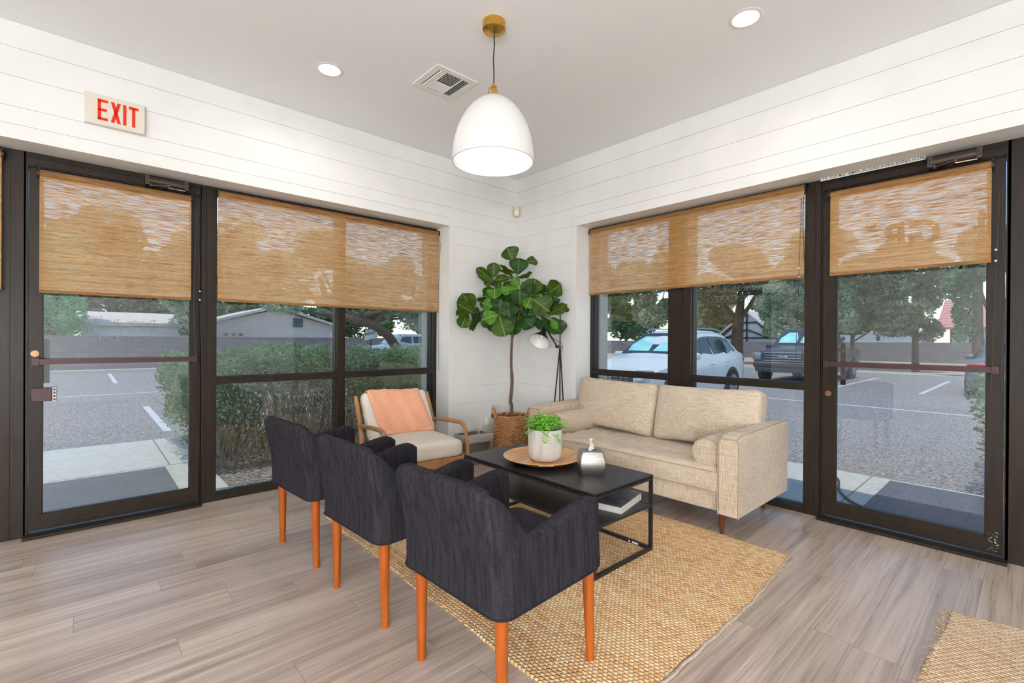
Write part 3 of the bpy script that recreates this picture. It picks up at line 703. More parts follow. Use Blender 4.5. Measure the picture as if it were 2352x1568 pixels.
# pendant
pr = root('pendant_lamp', 'large white dome pendant lamp with brass canopy hanging from the ceiling', 'pendant lamp', (-1.839, -1.801, CEIL))
MB().lathe([(.0001, -.048), (.058, -.048), (.063, -.045), (.063, 0)], (0, 0, 0), 40).build('canopy', M['brass'], pr)
MB().tube([(0, 0, -.045), (.004, 0, -.12), (-.002, .001, -.2), (.002, 0, -.28), (0, 0, -.345)], .0035, 8).build('cord', M['cord_dark'], pr)
b = MB().lathe([(.0001, -.335), (.006, -.337), (.009, -.348), (.016, -.353), (.017, -.362), (.011, -.364), (.011, -.41), (.0001, -.41)], (0, 0, 0), 20)
for i in range(3):
    a = 2*PI*i/3+.5; c, s = math.cos(a), math.sin(a)
    b.tube([(.012*c, .012*s, -.357), (.023*c, .023*s, -.364), (.027*c, .027*s, -.385), (.030*c, .030*s, -.412)], .0035, 6)
b.build('brass_fitting', M['brass'], pr)
prof = [(.028, -.405)]
R0, ZT, ZB = .2255, -.407, -.775
for i in range(1, 25):
    t_ = i/24; prof.append((.012+(R0-.012)*math.sin(math.acos(max(0, 1-t_))**1.0) if 0 else R0*(1-(1-t_)**2.15)**.56*(1-.0*t_), ZT+(ZB-ZT)*t_))
prof[0] = (.02, ZT)
inner = [(max(.002, r_-.006), z_-(.006 if z_ > -.72 else 0)) for r_, z_ in prof[::-1]]
MB().lathe(prof+inner, (0, 0, 0), 64).build('lamp_shade', M['shade_white'], pr)
t = NT('pendant_inside'); em = t.n('ShaderNodeEmission'); t.put(em.inputs[0], (1, .98, .96)); em.inputs[1].default_value = 1.6
M['pendant_in'] = t.shade(em.outputs[0])
MB().lathe([(.0001, -.742), (.215, -.742), (.219, -.748)], (0, 0, 0), 48).build('diffuser', M['pendant_in'], pr)

# motion sensor in the corner
r = root('motion_sensor', 'small cream motion sensor high in the room corner', 'sensor', (-.045, -.045, 2.585), -PI/4)
bb = MB().rbox((0, 0, 0), (.030, .022, .055), .014, 6); bb.build('sensor_body', M['cream'], r)
MB().rbox((0, -.020, -.018), (.017, .006, .022), .005, 4).build('sensor_lens', M['plastic_white'], r)
# wall plates
r = root('wall_outlet', 'white wall outlet with a plugged in air freshener above the waste bin', 'outlet', (-.445, 0, .312))
MB().box(-.036, -.006, -.062, .036, 0, .062).build('cover_plate', M['plastic_white'], r, bevel=.003)
k = MB()
for z in (-.03,):
    for x in (-.008, .008): k.box(x-.0015, -.0068, z-.006, x+.0015, -.006, z+.006)
k.build('socket_slots', M['black'], r, smooth=0)
r = root('air_freshener', 'white plug-in air freshener with yellow liquid on the wall outlet', 'air freshener', (-.425, -.030, .335))
MB().rbox((0, 0, .025), (.022, .024, .038), .010, 5).build('freshener_body', M['plastic_white'], r)
MB().lathe([(.0001, -.028), (.014, -.028), (.015, -.015), (.009, -.006), (.009, 0)], (.006, -.010, -.008), 16).build('liquid_vial', M['yellow'], r)
r = root('recessed_cable_box', 'square recessed cable box with white frame behind the wicker basket', 'wall box', (-.285, 0, .445))
b = MB(); o_, i_ = .088, .066
b.box(-o_, -.006, -o_, o_, 0, -i_).box(-o_, -.006, i_, o_, 0, o_).box(-o_, -.006, -i_, -i_, 0, i_).box(i_, -.006, -i_, o_, 0, i_); b.build('frame', M['plastic_white'], r, smooth=0, merge=False)
MB().box(-i_, -.002, -i_, i_, -.001, i_).build('box_back', M['cover_light'], r, smooth=0)
MB().box(-i_, -.012, -i_, -.03, -.002, -.02).build('connector', M['bark'], r, smooth=0)
# ------------------------------------------------------------------ jute rugs
def rug(name, label, outline, mat, edge_pts=None):
    """outline: corner points anticlockwise, edges get small wobbles"""
    r = root(name, label, 'rug', (0, 0, 0)); pts = []
    n = len(outline)
    for i in range(n):
        a = Vector(outline[i]); b = Vector(outline[(i+1) % n]); L = (b-a).length; k = max(2, int(L/.02)); nn = Vector((-(b-a).y, (b-a).x)).normalized()
        for j in range(k):
            t_ = j/k; wv = .006*math.sin(t_*L*9+i)+.0025*math.sin(t_*L*140)+random.uniform(-.0012, .0012)
            p = a.lerp(b, t_)+nn*wv*min(1, 8*min(t_, 1-t_)+.1); pts.append((p.x, p.y))
    b = MB(); N = len(pts); c = (sum(p[0] for p in pts)/N, sum(p[1] for p in pts)/N)
    vs = []
    for (x, y) in pts: vs.append((x, y, .0005))
    for (x, y) in pts: vs.append((x, y, .006))
    for (x, y) in pts: d = Vector((c[0]-x, c[1]-y)).normalized()*.006; vs.append((x+d.x, y+d.y, .009))
    fs = [(i, (i+1) % N, N+(i+1) % N, N+i) for i in range(N)]+[(N+i, N+(i+1) % N, 2*N+(i+1) % N, 2*N+i) for i in range(N)]+[tuple(range(2*N, 3*N))]
    b.add(vs, fs); b.build('rug_body', mat, r, smooth=0)
    return r
RUGZ = .009
rg = rug('jute_rug', 'large braided natural jute rug under the coffee table', [(-.595, -2.905), (-.60, -.66), (-2.31, -.64), (-2.325, -1.6), (-2.335, -2.72), (-2.25, -2.83), (-2.05, -2.945), (-1.2, -2.96)], M['jute'])
MB().tube([(-.60+(-1.45)*i/40, -2.912+(-.045)*min(1, i/18)+.003*math.sin(i*1.3), .006) for i in range(41)], .007, 6).build('edge_cord', M['rug_cord'], rg)
b = MB()
fr = []
for i in range(260):
    u = random.random()
    if u < .5: p = Vector((-2.33+random.uniform(-.004, .004), random.uniform(-2.7, -.66), .006)); d = Vector((-1, random.uniform(-1, 1), random.uniform(-.1, .3)))
    else: p = Vector((random.uniform(-2.0, -.62), -2.945+random.uniform(0, .02), .008)); d = Vector((random.uniform(-1, 1), -.7, random.uniform(-.1, .4)))
    d = d.normalized()*random.uniform(.006, .022); b.tube([p, p+d*.5+Vector((0, 0, .002)), p+d], .0007, 3)
tag(b.build('stray_fibres', M['jute'], rg, smooth=0, merge=False), kind='stuff')
rg2 = rug('jute_rug', 'corner of a second paler jute rug at the lower right edge', [(-.655, -3.575), (-1.40, -3.545), (-2.0, -3.6), (-2.0, -4.6), (-.60, -4.6), (-.60, -3.9)], M['jute2'])
b = MB()
for i in range(420):
    if i % 2: p = Vector((random.uniform(-1.6, -.66), -3.565+random.uniform(-.012, .012), .008)); d = Vector((random.uniform(-.6, .6), 1, random.uniform(-.2, .5)))
    else: p = Vector((random.uniform(-1.6, -.66), random.uniform(-4.2, -3.6), .009)); d = Vector((random.uniform(-1, 1), random.uniform(-1, 1), .25))
    d = d.normalized()*random.uniform(.008, .028); b.tube([p, p+d*.5+Vector((0, 0, .003)), p+d], .0008, 3)
tag(b.build('stray_fibres', M['jute2'], rg2, smooth=0, merge=False), kind='stuff')

# ------------------------------------------------------------------ slipcovered dining chairs
def make_chair(label):
    r = root('upholstered_armchair', label, 'chair', group='charcoal armchairs in a row')
    HW, DB, DF, TH = .240, -.236, .250, .062       # path half width, back, front, wall thickness
    # centre-line path of the U shaped wall, from left front to right front
    path = []
    cr_ = .016
    n = 18
    for i in range(n+1): path.append((DF+(DB+cr_-DF)*i/n, HW))
    for i in range(1, 6): a = PI/2*i/6; path.append((DB+cr_-cr_*math.sin(a), HW-cr_+cr_*math.cos(a)))
    nb = 18
    for i in range(nb+1): path.append((DB, (HW-cr_)*(1-2*i/nb)))
    k = len(path)
    mirror = [(x, -y) for (x, y) in path[:n+6][::-1]]
    path += mirror
    N = len(path); secs = []
    for i, (x, y) in enumerate(path):
        a = Vector(path[max(i-1, 0)]); c = Vector(path[min(i+1, N-1)]); t_ = (c-a).normalized(); nrm = Vector((t_.y, -t_.x))   # outwards
        if (nrm.x*(x-.0)+nrm.y*y) < 0: nrm = -nrm
        s_back = smoothstep(-.045, DB+.015, x) if abs(y) > HW-cr_-.001 else 1
        arm = .582+.046*smoothstep(-.14, DF-.03, x)
        yy = abs(y)/HW
        back = .755-.020*max(0, (yy-.80)/.20)**2
        s2 = smoothstep(.0, 1, (-.095-x)/.135) if x > DB+cr_*.6 else 1
        top = arm+(back-arm)*(s2 if abs(y) > HW-cr_-.002 else 1)
        th = TH
        e = min(i, N-1-i)
        if e < 4: q = (3.2-e)/3.2 if e < 3.2 else 0; th = TH*math.sqrt(max(.04, 1-q*q*.96)); top -= .035*q**2.2
        secs.append((x, y, nrm, top, th))
    V = []
    rtop = .028
    for (x, y, nn, top, th) in secs:
        row = []; h = th/2; rt_ = min(rtop, h)
        zs = [.366, .369, .44, .50, .56]
        def P(off, z, flare=0):
            lean = -.050*max(0, (z-.43)/.32)**1.3 if x < -.1 else -.050*max(0, (z-.43)/.32)**1.3*smoothstep(.02, -.12, x)
            return (x+nn.x*off+lean+nn.x*flare, y+nn.y*off+nn.y*flare, z)
        out = [P(h, .366, .006), P(h, .40, .004), P(h, .46, .002)]
        for q in (.52, .58): out.append(P(h, min(q, top-rt_)))
        out.append(P(h, top-rt_))
        for a in (22, 45, 68, 90): aa = math.radians(a); out.append(P(h-rt_+rt_*math.cos(aa), top-rt_+rt_*math.sin(aa)))
        for a in (90, 68, 45, 22): aa = math.radians(a); out.append(P(-(h-rt_+rt_*math.cos(aa)), top-rt_+rt_*math.sin(aa)))
        out += [P(-h, top-rt_), P(-h, .50), P(-h, .37)]
        V.append(out)
    b = MB(); b.grid(V); m_ = len(V[0])
    for e in (0, len(V)-1):
        row = V[e]; b.add([tuple(p) for p in row], [tuple(range(m_))])
    b.add([(DB-.01, -HW, .405), (DF+.018, -HW, .405), (DF+.018, HW, .405), (DB-.01, HW, .405)], [(0, 1, 2, 3)])
    b.box(DF-.03, -HW-.0, .366, DF+.004, HW+.0, .43)
    b.build('slipcover', M['charcoal'], r, smooth=50)
    MB().rbox((.030, 0, .432), (.232, .200, .036), .028, 8, (0, 0, .014)).build('seat', M['charcoal'], r)
    # raised seams: hem and the two back corners
    hem = [(x+nn.x*(th/2+.007), y+nn.y*(th/2+.007), .3675) for (x, y, nn, top, th) in secs[2:-2]]
    hem = [(DF+.006, HW-.02, .3675)] + hem + [(DF+.006, -HW+.02, .3675)]
    MB().tube(hem, .0032, 6, closed=True).build('hem_piping', M['charcoal_pipe'], r)
    for sg in (1, -1):
        idx = n+3 if sg > 0 else N-1-(n+3)
        x, y, nn, top, th = secs[idx]; pts = []
        for q in range(12):
            z = .372+(top-.015-.372)*q/11; lean = -.050*max(0, (z-.43)/.32)**1.3
            pts.append((x+nn.x*(th/2+.0015)+lean, y+nn.y*(th/2+.0015), z))
        MB().tube(pts, .0022, 5).build('corner_seam', M['charcoal_pipe'], r)
    for (lx, ly, kx, ky) in ((-.218, .218, -.004, .004), (-.218, -.218, -.004, -.004), (.218, .218, .008, .004), (.218, -.218, .008, -.004)):
        MB().cone((lx+kx, ly+ky, 0), (lx, ly, .40), .0155, .0235, 16).build('leg', M['orange_wood'], r)
    return r
spots = [(-2.343, -2.496, 2.0, 'charcoal armchair with orange wood legs, nearest of the row of three'),
         (-2.372, -1.776, 3.2, 'charcoal armchair with orange wood legs, middle of the row of three'),
         (-2.405, -1.060, 4.6, 'charcoal armchair with orange wood legs, farthest of the row of three, by the left window')]
ch0 = make_chair(spots[0][3])
for i, (x, y, a, lb) in enumerate(spots):
    c = ch0 if i == 0 else copy_tree(ch0)
    c.location = (x, y, .0); c.rotation_euler = (0, 0, math.radians(a)); c['label'] = lb
# front legs stand on the rug: the chairs tip up by its thickness
for c in [o for o in COL.objects if o.name.startswith('upholstered_armchair')]:
    c.location.z = .0045; c.rotation_euler[1] = -math.asin(.009/.44)

# ------------------------------------------------------------------ sofa
SX0, SX1, SY0, SY1 = -.64, .19, -2.645, -.868
sf = root('sofa', 'oatmeal linen two-seat sofa with tapered dark legs under the right window', 'sofa', ((SX0+SX1)/2, (SY0+SY1)/2, 0))
cx, cy = (SX0+SX1)/2, (SY0+SY1)/2
hx, hy = (SX1-SX0)/2, (SY1-SY0)/2
AW = .062        # half arm width
def arm(sg):
    y = sg*(hy-AW); b = MB(); P = []
    nx = 14
    prof = []
    for i in range(nx+1):
        t_ = i/nx; x = -hx+2*hx*t_
        top = .628+.012*t_
        if t_ < .06: top -= .02*(1-t_/.06)**2
        row = []
        w = AW-.012*0
        r_ = .022
        row += [(x, y-w, .140), (x, y-w, .38), (x, y-w, top-r_)]
        for a in (30, 60, 90): aa = math.radians(a); row.append((x, y-w+r_-r_*math.cos(aa), top-r_+r_*math.sin(aa)))
        for a in (90, 60, 30, 0): aa = math.radians(a); row.append((x, y+w-r_+r_*math.cos(aa), top-r_+r_*math.sin(aa)))
        row += [(x, y+w, .38), (x, y+w, .140)]
        P.append(row)
    b.grid(P); m_ = len(P[0]); b.add(P[0], [tuple(range(m_))]); b.add(P[-1], [tuple(range(m_))])
    b.grid([[p[0] for p in P], [p[-1] for p in P]])
    o = b.build('arm', M['linen'], sf, smooth=50, bevel=.008)
    for e in (0,):
        MB().tube([(p[0]-.002, p[1], p[2]) for p in P[e]], .0035, 6).build('front_piping', M['linen_pipe'], o)
    for j in (4, 7):
        MB().tube([(q[j][0], q[j][1], q[j][2]+.0005) for q in P], .003, 6).build('top_piping', M['linen_pipe'], o)
arm(1); arm(-1)
IW = hy-2*AW-.004        # inner half width
MB().rbox((.01, 0, .205), (hx-.022, IW+.006, .066), .018, 6).build('base', M['linen'], sf)
MB().rbox((hx-.075, 0, .40), (.072, IW+.004, .235), .03, 8).build('back', M['linen'], sf)
# seat cushion with shallow tufts
b = MB(); sx0, sx1, n1, n2 = -hx+.008, hx-.17, 26, 60
P = []
tuf = [(-.17, y) for y in np.linspace(-.60, .60, 6)]+[(.03, y) for y in np.linspace(-.60, .60, 6)]
def ztop(x, y):
    ex = min(1, (x-sx0)/.05); ey = min(1, (IW-abs(y))/.04)
    z = .420-.030*(1-math.sqrt(max(0, 1-(1-ex)**2)))-.03*(1-math.sqrt(max(0, 1-(1-ey)**2)))
    for (tx, ty) in tuf: d2 = ((x-tx)**2+(y-ty)**2); z -= .020*math.exp(-d2/.0009)+.008*math.exp(-d2/.006)
    return z+.006*math.cos((x+.07)*12)*math.cos(y*9)*0
for i in range(n1+1):
    x = sx0+(sx1-sx0)*(i/n1)**1.25; P.append([(x, -IW+2*IW*j/n2, ztop(x, -IW+2*IW*j/n2)) for j in range(n2+1)])
b.grid(P)
F_ = [[(sx0+.0-(.008*math.sin(PI*k/6)), -IW+2*IW*j/n2, .268+(P[0][j][2]-.268)*k/6) for j in range(n2+1)] for k in range(7)]
b.grid(F_)
for jj in (0, n2): b.grid([[p[jj] for p in P], [(p[jj][0], p[jj][1], .268) for p in P]])
b.add([(sx0, -IW, .268), (sx1, -IW, .268), (sx1, IW, .268), (sx0, IW, .268)], [(0, 1, 2, 3)])
sc_ = b.build('seat_cushion', M['linen'], sf, smooth=60)
for z in (.272, .392):
    MB().tube([(sx0-.004, -IW+.004, z), (sx0-.006, 0, z), (sx0-.004, IW-.004, z)], .003, 6).build('cushion_piping', M['linen_pipe'], sc_)
# back cushions
def backcush(yc, hw, rz):
    M4 = Matrix.Rotation(math.radians(14), 3, 'Y') @ Matrix.Rotation(rz, 3, 'X')
    b = MB().rbox((hx-.225, yc, .630), (.080, hw, .222), .045, 14, (.062, .0, -.028), mat=M4)
    b.build('back_cushion', M['linen'], sf, smooth=60)
backcush(.405, .398, .02); backcush(-.405, .398, -.02)
for sg, nm in ((1, 'bolster'), (-1, 'bolster')):
    x0, x1 = -hx+.055, hx-.22; yb = sg*(IW-.098); zb = .487; R_ = .095
    prof = [(.0001, 0), (R_-.02, 0), (R_-.004, .006), (R_, .02), (R_+.002, (x1-x0)/2), (R_, x1-x0-.02), (R_-.02, x1-x0), (.0001, x1-x0)]
    b = MB(lambda x, y, z: (x0+z, yb+x, zb+y)); b.lathe(prof, (0, 0, 0), 28); o = b.build('bolster_cushion', M['linen'], sf)
    MB(lambda x, y, z: (x0+z, yb+x, zb+y)).tube([((R_-.003)*math.cos(a*PI/16), (R_-.003)*math.sin(a*PI/16), .003) for a in range(32)], .0035, 6, closed=True).build('bolster_piping', M['linen_pipe'], o)
for x in (-hx+.075, hx-.085):
    for y in (hy-.13, -hy+.13):
        MB().cone((x, y, 0), (x, y, .15), .012, .0215, 14).build('leg', M['dark_wood'], sf)

# ------------------------------------------------------------------ coffee table
TX0, TX1, TY0, TY1, TH_, TS = -1.645, -1.112, -2.365, -1.285, .437, .268
tb = root('coffee_table', 'black metal coffee table with a lower shelf on the jute rug', 'table', ((TX0+TX1)/2, (TY0+TY1)/2, RUGZ))
ox, oy = (TX0+TX1)/2, (TY0+TY1)/2; a_, b_ = (TX1-TX0)/2, (TY1-TY0)/2; q = .009
H = TH_-RUGZ; S_ = TS-RUGZ
MB().box(-a_, -b_, H-.010, a_, b_, H).build('tabletop', M['black'], tb, smooth=0, bevel=.001)
MB().box(-a_+2*q, -b_+2*q, S_-.008, a_-2*q, b_-2*q, S_).build('shelf', M['black'], tb, smooth=0, bevel=.001)
for sx in (-1, 1):
    for sy in (-1, 1): MB().box(sx*(a_-q)-q, sy*(b_-q)-q, .018, sx*(a_-q)+q, sy*(b_-q)+q, H-.010).build('leg', M['black'], tb, smooth=0)
for sy in (-1, 1): MB().box(-a_, sy*(b_-q)-q, 0, a_, sy*(b_-q)+q, .018).build('base_rail', M['black'], tb, smooth=0)
for sx in (-1, 1): MB().box(sx*(a_-q)-q, -b_+2*q, 0, sx*(a_-q)+q, b_-2*q, .018).build('base_rail', M['black'], tb, smooth=0)
for z in (S_-.006, H-.024):
    for sx in (-1, 1): MB().box(sx*(a_-q)-q*.8, -b_+2*q, z-.006, sx*(a_-q)+q*.8, b_-2*q, z+.008).build('shelf_rail', M['black'], tb, smooth=0)
    for sy in (-1, 1): MB().box(-a_+2*q, sy*(b_-q)-q*.8, z-.006, a_-2*q, sy*(b_-q)+q*.8, z+.008).build('shelf_rail', M['black'], tb, smooth=0)
k = MB().box(a_-2*q-.0006, -b_+.085, .004, a_-2*q, -b_+.125, .014); k.build('label_sticker', M['sticker'], tb, smooth=0)
MB(lambda x, y, z: (a_-2*q-.0006+z*0, -b_+.145+x, .009+y)).disc((0, 0, 0), .006, 16).build('round_sticker', M['sticker'], tb, smooth=0)

# tray, pot with fern, tissue box, book
tr_c = (-1.372, -1.742)
r = root('wooden_tray', 'round shallow wooden tray with small handles under the white pot', 'tray', (*tr_c, TH_))
MB().lathe([(.0001, 0), (.15, 0), (.175, .004), (.205, .016), (.235, .031), (.246, .034), (.248, .037), (.243, .040), (.215, .029), (.19, .017), (.165, .011), (.0001, .010)], (0, 0, 0), 72).build('tray_dish', M['tray_wood'], r, smooth=30)
for a in (229, 49):
    aa = math.radians(a); c, s = math.cos(aa), math.sin(aa)
    MB().obox((.245*c, .245*s, .033), (-.045*s, .045*c, 0), (.010*c, .010*s, .003), (0, 0, .005)).build('handle', M['tray_wood'], r, bevel=.004)
r = root('plant_pot', 'whitewashed cylindrical pot standing on the wooden tray', 'pot', (tr_c[0]+.010, tr_c[1]-.012, TH_+.010))
MB().lathe([(.0001, 0), (.078, 0), (.095, .010), (.103, .030), (.106, .06), (.108, .197), (.103, .198), (.101, .185), (.099, .165), (.0001, .165)], (0, 0, 0), 48).build('pot_body', M['concrete_pot'], r)
MB().lathe([(.0001, .172), (.06, .174), (.099, .167)], (0, 0, 0), 24).build('soil', M['soil'], r)
fn = root('fern', 'bright green maidenhair fern growing in the white pot', 'plant', (tr_c[0]+.010, tr_c[1]-.012, TH_+.010+.172))
rn = random.Random(5)
for i in range(96):
    az = i*2.39996+rn.uniform(-.3, .3); reach = rn.uniform(.02, .135) if i > 8 else rn.uniform(.12, .17)
    hgt = rn.uniform(.045, .105) if i > 8 else rn.uniform(.03, .07); drop = rn.uniform(0, .03) if i > 8 else rn.uniform(.04, .11)
    pts = []; n = 9
    for j in range(n):
        t_ = j/(n-1); rr = .02+reach*t_; z = hgt*math.sin(min(1, t_*1.25)*PI/2)-drop*t_**2.4
        pts.append(Vector((rr*math.cos(az), rr*math.sin(az), z)))
    b = MB(); b.tube(pts, .0006, 3)
    for j in range(1, n):
        for sgn in (-1, 1):
            for m_ in range(3):
                p = pts[j].lerp(pts[j-1], m_/3); d = (pts[j]-pts[j-1]).normalized(); sd_ = Vector((0, 0, 1)).cross(d).normalized()*sgn
                L_ = rn.uniform(.010, .030)*(1.2-.6*j/n)
                for e in (.5, 1):
                    c = p+sd_*L_*e+Vector((rn.uniform(-.005, .005), rn.uniform(-.005, .005), rn.uniform(-.006, .006)))
                    sz = rn.uniform(.0032, .0060); u_ = (sd_+d*rn.uniform(-.6, .6)).normalized()*sz; v_ = (d+Vector((0, 0, rn.uniform(-.8, .8)))).normalized()*sz
                    b.add([c-u_-v_*.4, c+u_*.2-v_, c+u_, c+u_*.2+v_, c-u_+v_*.4], [(0, 1, 2, 3, 4)])
    b.build('frond', M['fern'], fn, smooth=0, merge=False)
r = root('tissue_box_cover', 'brushed steel tissue box cover near the end of the coffee table', 'tissue box', (-1.352, -2.110, TH_), math.radians(-43))
P = []
n = 10; hh = .130
for k in range(n+1):
    t_ = k/n; w_ = .060+.014*math.sin(PI*min(1, t_*1.0))**.9; z = hh*t_; row = []
    cr2 = .010
    for qd in range(4):
        for a in range(5):
            aa = qd*PI/2+a*PI/8; cxx = (w_-cr2)*(1 if qd in (0, 3) else -1); cyy = (w_-cr2)*(1 if qd in (0, 1) else -1)
            row.append((cxx+cr2*math.cos(aa), cyy+cr2*math.sin(aa), z))
    row.append(row[0]); P.append(row)
b = MB(); b.grid(P); b.add(P[-1][:-1], [tuple(range(20))]); b.add(P[0][:-1], [tuple(range(20))])
b.build('steel_cover', M['steel'], r, smooth=50, bevel=.0)
MB().lathe([(.0001, hh+.0006), (.028, hh+.0006)], (0, 0, 0), 24, 1.2, .8).build('opening', M['grey_dark'], r, smooth=0)
tp = root('tissue', 'white paper tissue sticking out of the steel tissue box', 'tissue', (-1.352, -2.110, TH_+hh-.004), math.radians(20))
P = []
for i in range(9):
    t_ = i/8; row = []
    for j in range(9):
        u = j/8-.5; wd_ = .030*(1-.35*t_)+.02*math.sin(t_*PI)
        row.append((u*2*wd_*.8-.018*t_**1.5, .010*math.sin(u*9+t_*3)*(1-.3*t_)+.012*t_*u*2, .080*t_*(1-.25*(u+.5)*t_)))
    P.append(row)
MB().grid(P).build('tissue_sheet', M['tissue'], tp, smooth=60, solid=.0012)
r = root('hardback_book', 'thick hardback book with a dark photo cover on the table shelf', 'book', (-1.262, -2.205, TS), math.radians(12))
hxk, hyk = .145, .105
MB().box(-hxk+.004, -hyk+.004, .004, hxk-.004, hyk-.002, .034).build('pages', M['paper'], r, smooth=0)
b = MB().box(-hxk, -hyk, 0, hxk, hyk, .004).box(-hxk, -hyk-.001, 0, hxk, -hyk+.004, .037); b.build('white_boards', M['cover_light'], r, smooth=0, merge=False)
MB().obox((0, 0, .041), (hxk, 0, .0055), (0, hyk, 0), (0, 0, .0018)).build('cover', M['cover'], r, smooth=0)
MB().box(hxk-.035, -hyk-.0018, .014, hxk-.022, -hyk-.001, .028).build('publisher_mark', M['book_mark'], r, smooth=0)

# ------------------------------------------------------------------ wooden armchair with throw
ac = root('wood_frame_armchair', 'mid-century armchair with curved wooden arms and ivory cushions by the left window', 'armchair', (-1.555, -.455, 0), math.radians(-6.4))
MB().rbox((0, -.065, .350), (.292, .275, .066), .042, 10, (0, 0, .016)).build('seat_cushion', M['ivory'], ac, smooth=60)
tilt = math.atan2(.24, .36)
R3 = Matrix.Rotation(-tilt, 3, 'X')
BC = (0, .285, .560)
MB().rbox(BC, (.290, .048, .205), .035, 12, (0, .014, .008), mat=R3).build('back_cushion', M['ivory'], ac, smooth=60)
for sg in (-1, 1):
    x = sg*.322
    pts = catmull([(x, .30, 0), (x, .255, .20), (x, .235, .36), (x, .285, .48), (x, .345, .60), (x, .410, .715)], 5)
    MB().tube(pts, [.017+.004*math.sin(PI*i/len(pts)) for i in range(len(pts))], 10).build('rear_post', M['walnut'], ac)
    x2 = x+sg*.008
    pts = catmull([(x, .275, .492), (x2, .15, .505), (x2, -.06, .522), (x2, -.20, .527), (x2, -.262, .508), (x2, -.298, .455), (x2, -.318, .36), (x2, -.335, .20), (x2, -.350, 0)], 5)
    MB().tube(pts, [.014+.004*math.sin(PI*min(1, i/len(pts)*1.6)) for i in range(len(pts))], 10).build('arm', M['walnut'], ac)
MB().box(-.31, -.335, .225, .31, -.305, .288).build('front_rail', M['walnut'], ac, smooth=0, bevel=.004)
for sg in (-1, 1): MB().box(sg*.322-.012, -.32, .235, sg*.322+.012, .24, .285).build('side_rail', M['walnut'], ac, smooth=0, bevel=.004)
MB().box(-.31, .225, .235, .31, .25, .285).build('rear_rail', M['walnut'], ac, smooth=0, bevel=.004)
MB().box(-.31, .385, .60, .31, .405, .66).build('back_rail', M['walnut'], ac, smooth=0, bevel=.004)
# throw: sheet over the back cushion
th = root('throw_blanket', 'peach pink throw blanket draped over the back of the ivory armchair', 'blanket', (-1.555, -.455, 0), math.radians(-6.4))
up_ = R3 @ Vector((0, 0, 1)); nf = R3 @ Vector((0, -1, 0)); C0 = Vector(BC)
P = []
def crown(u, v): return .014*(1-(u/.29)**2)*(1-(v/.205)**2)
prof = []
for i in range(16): v = -.205+.38*i/15; prof.append(('f', v))
for i in range(1, 10): prof.append(('t', i/10))
for i in range(12): v = .175-.24*i/11; prof.append(('b', v))
for kk, v in prof:
    row = []
    for j in range(25):
        u = j/24
        if kk == 'f': sl = (v+.205)/.38
        else: sl = 1
        x = (-.20-.045*sl)+.46*u
        wob = .0035*math.sin(u*22+v*9 if kk != 't' else u*22)+.003*math.sin(u*7+(v if kk != 't' else 0)*25)
        if kk == 'f': p = C0+up_*v+nf*(.053+max(0, crown(x, v))+.004+wob)
        elif kk == 't':
            a = v*PI; p = C0+up_*(.175+.043*math.sin(a)+.010*(1-(x/.29)**2))+nf*((.053+.004)*math.cos(a))+nf*wob*.3+up_*abs(wob)
        else: p = C0+up_*v-nf*(.057+wob+.012)
        row.append((x, p.y, p.z+.006*math.sin(u*5+1)*(1 if kk == 't' else .4)))
    P.append(row)
MB().grid(P).build('throw_cloth', M['peach'], th, smooth=70, solid=.005)
b = MB()
for u_ in (0, 24): b.tube([P[i][u_] for i in range(len(P))], .0035, 5)
b.build('rolled_hem', M['peach'], th)

# ------------------------------------------------------------------ waste bin
r = root('waste_bin', 'small rectangular metal waste bin with a clear liner bag behind the armchair', 'bin', (-.700, -.165, 0), 0)
def frus(x0, y0, x1, y1, z0, z1, n=5, rc=.02):
    P = []
    for (hx_, hy_, z) in ((x0, y0, z0), (x1, y1, z1)):
        row = []
        for qd in range(4):
            for a in range(n):
                aa = qd*PI/2+a*PI/2/(n-1); row.append(((hx_-rc)*(1 if qd in (0, 3) else -1)+rc*math.cos(aa), (hy_-rc)*(1 if qd in (0, 1) else -1)+rc*math.sin(aa), z))
        row.append(row[0]); P.append(row)
    return P
b = MB(); b.grid(frus(.115, .075, .145, .100, 0, .285)); b.grid(frus(.112, .072, .142, .097, .006, .285)); b.add(frus(.115, .075, .145, .1, 0, .285)[0][:-1], [tuple(range(20))])
b.build('bin_body', M['steel'], r, smooth=50)
P = []
for k in range(5):
    base = frus(.115+.03*.95, .075+.025*.95, .15, .105, .21, .29)[0 if k == 0 else 1]
    row = []
    for i, p in enumerate(base[:-1]):
        z = (.215, .25, .286, .296, .24)[k]; f = (1.03, 1.035, 1.03, .99, .93)[k]
        wv = .004*math.sin(i*2.7+k*2)+.003*math.sin(i*5.1+k); row.append((p[0]*f+wv, p[1]*f-wv, z+(.006*math.sin(i*1.9) if k in (0, 3) else 0)))
    row.append(row[0]); P.append(row)
MB().grid(P).build('liner_bag', M['bag'], r, smooth=60)

